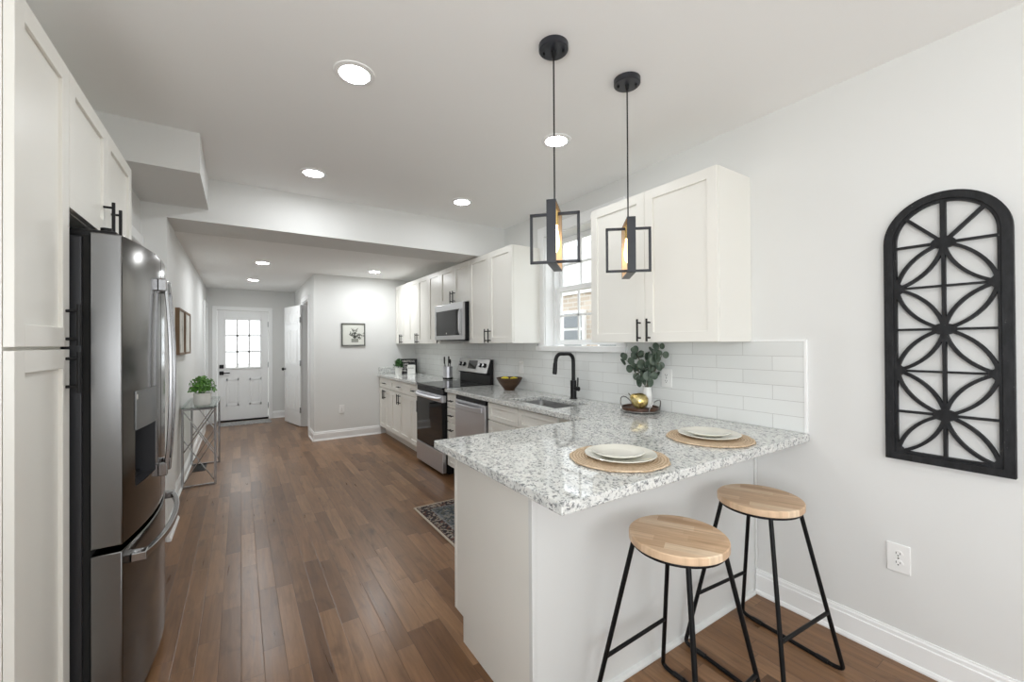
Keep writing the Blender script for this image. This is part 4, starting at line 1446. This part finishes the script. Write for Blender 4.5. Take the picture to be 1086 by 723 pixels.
# ------------------------------------------------------------------ far worktop objects
ck = thing('utensil_crock', 'brushed steel utensil crock left of the range', 'crock', (2.235, 4.93, .914))
MB().lathe([(0, 0), (.063, 0), (.063, .02), (.0601, .02), (.0601, .158), (.063, .158), (.063, .165), (.058, .165), (.058, .01), (0, .01)], seg=40).build('crock_body', M['steel'], ck, True)
MB().lathe([(.0635, 0.0005), (.0645, .001), (.0645, .022), (.0635, .0225)], seg=40).build('base_band', M['darkplastic'], ck, True)


def utensil(name, label, x, y, dx, dy, L, head):
    t = thing(name, label, 'utensil', (x, y, .926), 0, 'black utensils in the steel crock')
    d = Vector((dx, dy, 1)).normalized()
    MB().tube([Vector((0, 0, 0)), d * L * .5, d * L], .006, 8).build('handle', M['black'], t, True)
    b = MB()
    if head == 'spoon':
        b.sphere(d * (L + .028), .030, (.30, .95, 1.15), 16)
    else:
        c = d * (L + .035)
        b.box(c.x - .004, c.x + .004, c.y - .018, c.y + .018, c.z - .045, c.z + .045, .003)
    b.build('head', M['black'], t, True)


utensil('spatula', 'black spatula leaning left in the steel crock', 2.222, 4.944, -.02, .22, .20, 'spat')
utensil('serving_spoon', 'black serving spoon standing in the middle of the steel crock', 2.256, 4.93, .04, -.02, .185, 'spoon')
utensil('turner', 'black turner leaning right in the steel crock', 2.222, 4.916, -.02, -.22, .21, 'spat')


def bushy(bm, n, c, rad, zs, lr, rnd):
    for _ in range(n):
        a = rnd.uniform(0, 2 * PI); ph = rnd.uniform(-.3, 1.4)
        rr = rad * rnd.uniform(.45, 1.0)
        p = Vector(c) + Vector((rr * math.cos(a) * math.cos(ph), rr * math.sin(a) * math.cos(ph), zs * rr * math.sin(ph)))
        nrm = Vector((math.cos(a) + rnd.uniform(-.6, .6), math.sin(a) + rnd.uniform(-.6, .6), rnd.uniform(.1, 1.2)))
        r = lr * rnd.uniform(.7, 1.2)
        leaf_disc(bm, p, nrm, r, Vector((rnd.uniform(-1, 1), rnd.uniform(-1, 1), .3)))


pp = thing('potted_plant', 'small green plant in a white pot on the far granite worktop', 'potted plant', (1.985, 6.15, .914))
MB().lathe([(0, 0), (.046, 0), (.055, .10), (.056, .102), (.052, .102), (.05, .092), (0, .088)], seg=32).build('pot', M['ceramic'], pp, True)
b = MB(); rnd = random.Random(5); bushy(b.bm, 360, (0, 0, .140), .072, 1.35, .011, rnd)
b.cyl((0, 0, .085), (0, 0, .17), .006)
b.build('foliage', M['leafdark'], pp)

sg_ = thing('sign_board', 'small black sign with white lettering leaning behind the white canister', 'sign', (2.19, 6.28, .914), math.radians(-24))
ang = math.radians(-6)
MB().box(-.125, .125, 0, .02, 0, .225, .002).build('board', M['darkplastic'], sg_).rotation_euler = (ang, 0, 0)


def text(s, size, parent, loc, rot, mat, ext=.0008, align='LEFT', name='lettering'):
    cu = bpy.data.curves.new('txt', 'FONT'); cu.body = s; cu.size = size; cu.extrude = ext; cu.align_x = align
    to = bpy.data.objects.new('txt', cu); C.objects.link(to)
    bpy.context.view_layer.update()
    me = bpy.data.meshes.new_from_object(to.evaluated_get(bpy.context.evaluated_depsgraph_get()))
    bpy.data.objects.remove(to)
    me.materials.clear(); me.materials.append(mat)
    o = bpy.data.objects.new(name, me); C.objects.link(o); o.parent = parent; o.location = loc; o.rotation_euler = rot
    return o


for k, s in enumerate(('HAPPENS', 'LIFE', 'COFFEE', 'HELPS')):
    z = .172 - .048 * k
    text(s, .046, sg_, (-.105 + (.0 if k != 1 else .02), -.0015 - z * math.sin(-ang) * -1, z), (PI / 2 + ang, 0, 0), M['letters'])
cn = thing('canister', 'white canister with a small grey label band before the black sign', 'canister', (2.165, 6.09, .914), math.radians(-24))
MB().box(-.058, .058, -.045, .045, 0, .135, .004).build('body', M['ceramic'], cn)
MB().box(-.050, .050, -.040, .040, .135, .142, .003).build('lid', M['ceramic'], cn)
text('SUGAR', .026, cn, (-.045, -.0455, .085), (PI / 2, 0, 0), M['greyframe'])


# ------------------------------------------------------------------ outlets
def outlet(label, loc, rz, kind='duplex', w=.078, h=.122):
    t = thing('wall_outlet' if kind == 'duplex' else 'wall_switch', label, 'outlet' if kind == 'duplex' else 'switch', loc, rz, None)
    MB().box(-w / 2, w / 2, -.006, 0, -h / 2, h / 2, .003).build('cover_plate', M['white_plastic'], t)
    if kind == 'duplex':
        for s in (-1, 1):
            rec = MB().prism([(.0165 * math.cos(a) , .0145 * math.sin(a) + s * .0195) for a in [2 * PI * k / 24 for k in range(24)]], lambda a, z, q: Vector((a, q, z)), -.0085, -.005).build('receptacle', M['white_plastic'], t)
            b = MB(); zc = s * .0195
            b.box(-.0075, -.0055, -.0092, -.0084, zc - .002, zc + .007).box(.0055, .0075, -.0092, -.0084, zc - .002, zc + .006).cyl((0, -.0092, zc - .0075), (0, -.0084, zc - .0075), .0026, seg=10)
            b.build('slots', M['gap'], rec)
        MB().cyl((0, -.0075, 0), (0, -.005, 0), .003, seg=10).build('screw', M['silver'], t)
    else:
        MB().box(-.017, .017, -.0085, -.005, -.033, .033, .002).build('rocker', M['white_plastic'], t)
    return t


outlet('white duplex outlet low on the right wall below the arched panel', (2.369, .590, .438), R90)
outlet('white outlet on the tile splashback right of the eucalyptus', (2.3575, 1.735, 1.135), R90)
outlet('white switch plate on the tile splashback above the fruit bowl', (2.3575, 3.43, 1.13), R90, 'switch')
outlet('white outlet low on the end wall below the framed picture', (1.235, 6.449, .425), 0)

# ------------------------------------------------------------------ arched wall panel
ar = thing('wall_panel_art', 'black arched openwork wood panel hung on the right wall', 'wall art', (2.369, .441, .868), R90)
# local x: left->right as seen, local -y out of the wall, z up from the bottom edge
AW = .1815; SPR = .918; T0, T1 = -.002, -.030
NA = 28


def arch(hw, z0, zs, r):
    pts = [(-hw, z0), (hw, z0), (hw, zs)]
    for k in range(1, NA):
        a = PI * k / NA; pts.append((r * math.cos(a), zs + r * math.sin(a)))
    pts.append((-hw, zs))
    return pts


fpt = lambda a, z, q: Vector((a, q, z))
MB().ring_prism(arch(AW, 0, SPR, AW), arch(AW - .030, .030, SPR, AW - .030), fpt, T0, T1).build('outer_frame', M['art'], ar, bevel=.0015)
b = MB(); IW = AW - .030
q0, q1 = -.004, -.022
b.ring_prism(arch(IW + .002, .028, SPR, IW + .002), arch(IW - .010, .040, SPR, IW - .010), fpt, q0, q1)


def bar(p, q, wd):
    p, q = Vector(p), Vector(q); d = (q - p).normalized(); n = Vector((-d.y, d.x)) * wd / 2
    b.prism([tuple(p + n), tuple(p - n), tuple(q - n), tuple(q + n)], fpt, q0, q1 + .0007 * random.random())


def arcbar(p, q, sag, wd, n=14):
    p, q = Vector(p), Vector(q); m = (p + q) / 2; d = (q - p); L = d.length; nn = Vector((-d.y, d.x)).normalized()
    R = (L * L / 4 + sag * sag) / (2 * abs(sag)); ctr = m - nn * math.copysign(R - abs(sag), sag)
    a0 = math.atan2(p.y - ctr.y, p.x - ctr.x); a1 = math.atan2(q.y - ctr.y, q.x - ctr.x)
    da = (a1 - a0 + PI) % (2 * PI) - PI
    outer, inner = [], []
    for k in range(n + 1):
        a = a0 + da * k / n
        outer.append((ctr.x + (R + wd / 2) * math.cos(a), ctr.y + (R + wd / 2) * math.sin(a)))
        inner.append((ctr.x + (R - wd / 2) * math.cos(a), ctr.y + (R - wd / 2) * math.sin(a)))
    b.prism(outer + inner[::-1], fpt, q0, q1 + .0007 * random.random())


zc = [1.764 - .868, 1.418 - .868, 1.073 - .868]; hz = .1725
for z in zc:
    for sx in (-1, 1):
        for sz in (-1, 1):
            if z == zc[0] and sz == 1: continue
            e = (sx * (IW - .008), z + sz * hz); c = (0, z)
            for sag in (.032, -.032):
                arcbar(c, e, sag, .0125)
    bar((-IW, z), (IW, z), .0095)
    b.prism([(.036 * math.cos(2 * PI * k / 24), z + .023 * math.sin(2 * PI * k / 24)) for k in range(24)], fpt, q0, q1 - .0005)
for z in (zc[0] - hz, zc[1] - hz):
    bar((-IW, z), (IW, z), .0085)
for z in (zc[0] - hz, zc[1] - hz, zc[2] - hz):
    for sx in (-1, 1):
        b.prism([(sx * (IW - .002), z + .042), (sx * (IW - .026), z + .014), (sx * (IW - .034), z), (sx * (IW - .026), z - .014), (sx * (IW - .002), z - .042)] if z > .05 else
                [(sx * (IW - .002), z + .042), (sx * (IW - .026), z + .014), (sx * (IW - .046), z), (sx * (IW - .046), z - .004), (sx * (IW - .002), z - .004)], fpt, q0, q1 - .0003)
bar((0, .03), (0, SPR + IW), .0115)
for an in (42, 138):
    bar((0, zc[0]), (IW * 1.0 * math.cos(math.radians(an)), SPR + IW * math.sin(math.radians(an)) * .98), .0125)
bar((0, zc[0]), (0, SPR + IW), .017)
b.build('lattice', M['art'], ar)

# ------------------------------------------------------------------ hall pictures
def framed(label, y0, y1, z0, z1, x0, x1):
    t = thing('framed_print', label, 'picture', (XH + .001, (y0 + y1) / 2, (z0 + z1) / 2), 0, 'birch prints on the hall wall')
    hy, hz = (y1 - y0) / 2, (z1 - z0) / 2; d = .046; f = .02
    b = MB()
    b.box(0, d, -hy, -hy + f, -hz, hz, .001).box(0, d, hy - f, hy, -hz, hz, .001).box(0, d, -hy + f, hy - f, -hz, -hz + f, .001).box(0, d, -hy + f, hy - f, hz - f, hz, .001)
    b.build('frame', M['framewood'], t)
    MB().box(.004, d - .008, -hy + f, hy - f, -hz + f, hz - f).build('canvas', M['canvas'], t)


framed('deep wooden-framed birch print on the left hall wall, nearer the refrigerator', 4.60, 5.03, 1.285, 1.70, 0, 0)
framed('deep wooden-framed birch print on the left hall wall, farther from the refrigerator', 5.10, 5.58, 1.285, 1.70, 0, 0)

pc = thing('framed_picture', 'small grey-framed floral ink picture on the end wall', 'picture', (1.403, 6.449, 1.514))
hw, hh, f = .168, .168, .016
b = MB(); b.box(-hw, -hw + f, -.022, 0, -hh, hh, .002).box(hw - f, hw, -.022, 0, -hh, hh, .002).box(-hw + f, hw - f, -.022, 0, -hh, -hh + f, .002).box(-hw + f, hw - f, -.022, 0, hh - f, hh, .002)
b.build('frame', M['greyframe'], pc)
MB().box(-hw + f, hw - f, -.010, -.002, -hh + f, hh - f).build('paper', M['paper'], pc)
b = MB(); rnd = random.Random(11)
for k in range(22):
    a = rnd.uniform(.1, PI - .1) if k < 17 else rnd.uniform(-.5, .1); L = rnd.uniform(.05, .13)
    p0 = Vector((.02, -.0105, -.03)); p1 = p0 + Vector((L * math.cos(a) * 1.05, 0, L * math.sin(a)))
    b.tube([p0, p0.lerp(p1, .5) + Vector((0, 0, .006)), p1], .0012, 5)
    for j in range(5):
        q = p0.lerp(p1, rnd.uniform(.5, 1.05)) + Vector((rnd.uniform(-.012, .012), 0, rnd.uniform(-.012, .012)))
        b.sphere(q, rnd.uniform(.004, .008), (1, .08, 1), 8)
b.sphere((.018, -.0105, -.035), .026, (1, .04, .9), 14)
b.build('ink_flowers', M['ink'], pc)
b = MB(); b.box(-.03, .07, -.0105, -.0098, -.115, -.06, .0)
b.build('ink_vase', M['ink2'], pc)

# ------------------------------------------------------------------ console table with plant
ct = thing('console_table', 'narrow chrome console table with glass top in the hall', 'console table', (-.338, 5.04, 0))
CW, CL, CH = .255, .90, .775
r = .010
for sx in (-1, 1):
    for y in (0, CL):
        MB().box(sx * CW / 2 - r, sx * CW / 2 + r, y - r, y + r, 0, CH - .012, .002).build('leg', M['chrome'], ct)
b = MB()
for y in (0, CL):
    for z in (r, CH - .022):
        b.box(-CW / 2 + r, CW / 2 - r, y - r, y + r, z - r, z + r, .002)
for sx in (-1, 1):
    b.box(sx * CW / 2 - r, sx * CW / 2 + r, r, CL - r, CH - .032, CH - .012, .002)
b.build('rails', M['chrome'], ct)
for y in (0, CL):
    b = MB()
    zt, zm, z0 = CH - .03, .40, .03
    for s in (-1, 1):
        b.cyl((-s * CW / 2, y - .004 * s, zt), (s * CW / 2, y - .004 * s, .33), .0048, seg=8)
        b.cyl((-s * CW / 2, y + .004 * s, .47), (s * CW / 2, y + .004 * s, z0), .0048, seg=8)
    b.build('cross_brace', M['chrome'], ct, True)
MB().box(-CW / 2 - .012, CW / 2 + .012, -.015, CL + .015, CH - .012, CH, .002).build('glass_top', M['tableglass'], ct)
gp = thing('potted_plant', 'leafy green plant in a white pot on the chrome console table', 'potted plant', (-.322, 5.20, CH))
MB().lathe([(0, 0), (.066, 0), (.070, .004), (.073, .114), (.071, .118), (.066, .118), (.065, .10), (0, .095)], seg=36).build('pot', M['ceramic'], gp, True)
b = MB(); rnd = random.Random(9); bushy(b.bm, 620, (0, 0, .165), .118, 1.05, .0115, rnd)
for k in range(9):
    a = k * .7; b.tube([(0, 0, .09), (.04 * math.cos(a), .04 * math.sin(a), .16), (.10 * math.cos(a), .10 * math.sin(a), .21 + .02 * (k % 3))], .002, 5)
b.build('foliage', M['leaf'], gp)

fv = thing('floor_vent', 'dark metal floor register under the console table', 'vent', (-.385, 5.79, 0))
MB().box(-.06, .06, -.15, .15, 0, .004, .001).build('vent_frame', M['darkplastic'], fv)
b = MB()
for k in range(12):
    y = -.13 + k * .0236; b.box(-.045, .045, y - .004, y + .004, .004, .0055)
b.build('louvres', M['blacksteel'], fv)
o = MB().box(-.30, .46, 8.47, 8.86, 0.0, .009, .002).build('door_mat', M['matgrey']); tag(o, 'grey patterned mat in front of the white front door', 'mat')
RX0, RX1, RY0, RY1 = 1.20, 1.745, 2.15, 3.345
rg_ = thing('rug', 'dark patterned oriental rug behind the peninsula', 'rug', (0, 0, 0))
MB().box(RX0, RX1, RY0, RY1, 0, .008, .002).build('pile', rug_mat(RX0, RX1, RY0, RY1), rg_)

# ------------------------------------------------------------------ outdoors
o = MB().box(-14, 14, -14, 26, -.5, -.45).build('ground', M['grass']); struct(o, 'pale ground outside', 'ground')
nb = thing('neighbour_house', 'brick house seen through the sink window', 'house', (5.2, 5.5, -.45))
b = MB(); b.box(0, 3, -4, 3.2, 0, 2.72)
b.build('brick_wall', M['brick'], nb)
MB().box(-.03, 3, -4, 3.2, 2.72, 3.6).build('upper_siding', M['extwhite'], nb)
for yc in (-1.35, -.63, .0 + .30, 1.3):
    fw_ = MB(); fw_.box(-.06, .02, yc - .30, yc + .30, 1.70, 2.42, .005)
    f_ = fw_.build('window', M['extwhite'], nb)
    MB().box(-.075, -.05, yc - .23, yc + .23, 1.77, 2.05).box(-.075, -.05, yc - .23, yc + .23, 2.10, 2.36).build('pane', M['extglass'], f_)
h2 = thing('grey_house', 'pale grey house seen through the front door glass', 'house', (1.2, 16.5, -.45))
MB().box(-.2, 4, 0, 4, 0, 2.6).build('siding_wall', M['siding'], h2)
MB().box(-.4, 4.2, -.3, 4.2, 2.6, 2.8).build('roof_edge', M['extwhite'], h2)
MB().box(.25, .8, -.04, 0, 1.2, 2.1).build('window', M['extglass'], h2)
pf = thing('porch_fence', 'pale fence rails beyond the front door glass', 'fence', (0, 12.5, -.45))
for k in range(9):
    MB().box(-2 + k * .5, -1.93 + k * .5, 0, .07, 0, 1.45).build('picket', M['extwhite'], pf)
MB().box(-2, 2.1, .02, .05, 1.25, 1.35).build('rail', M['extwhite'], pf)
o = MB().box(-1.8, -.02, YF + .25, YF + 1.9, 2.13, 2.25).build('porch_roof', M['siding']); tag(o, 'porch roof edge above the front door glass', 'roof')
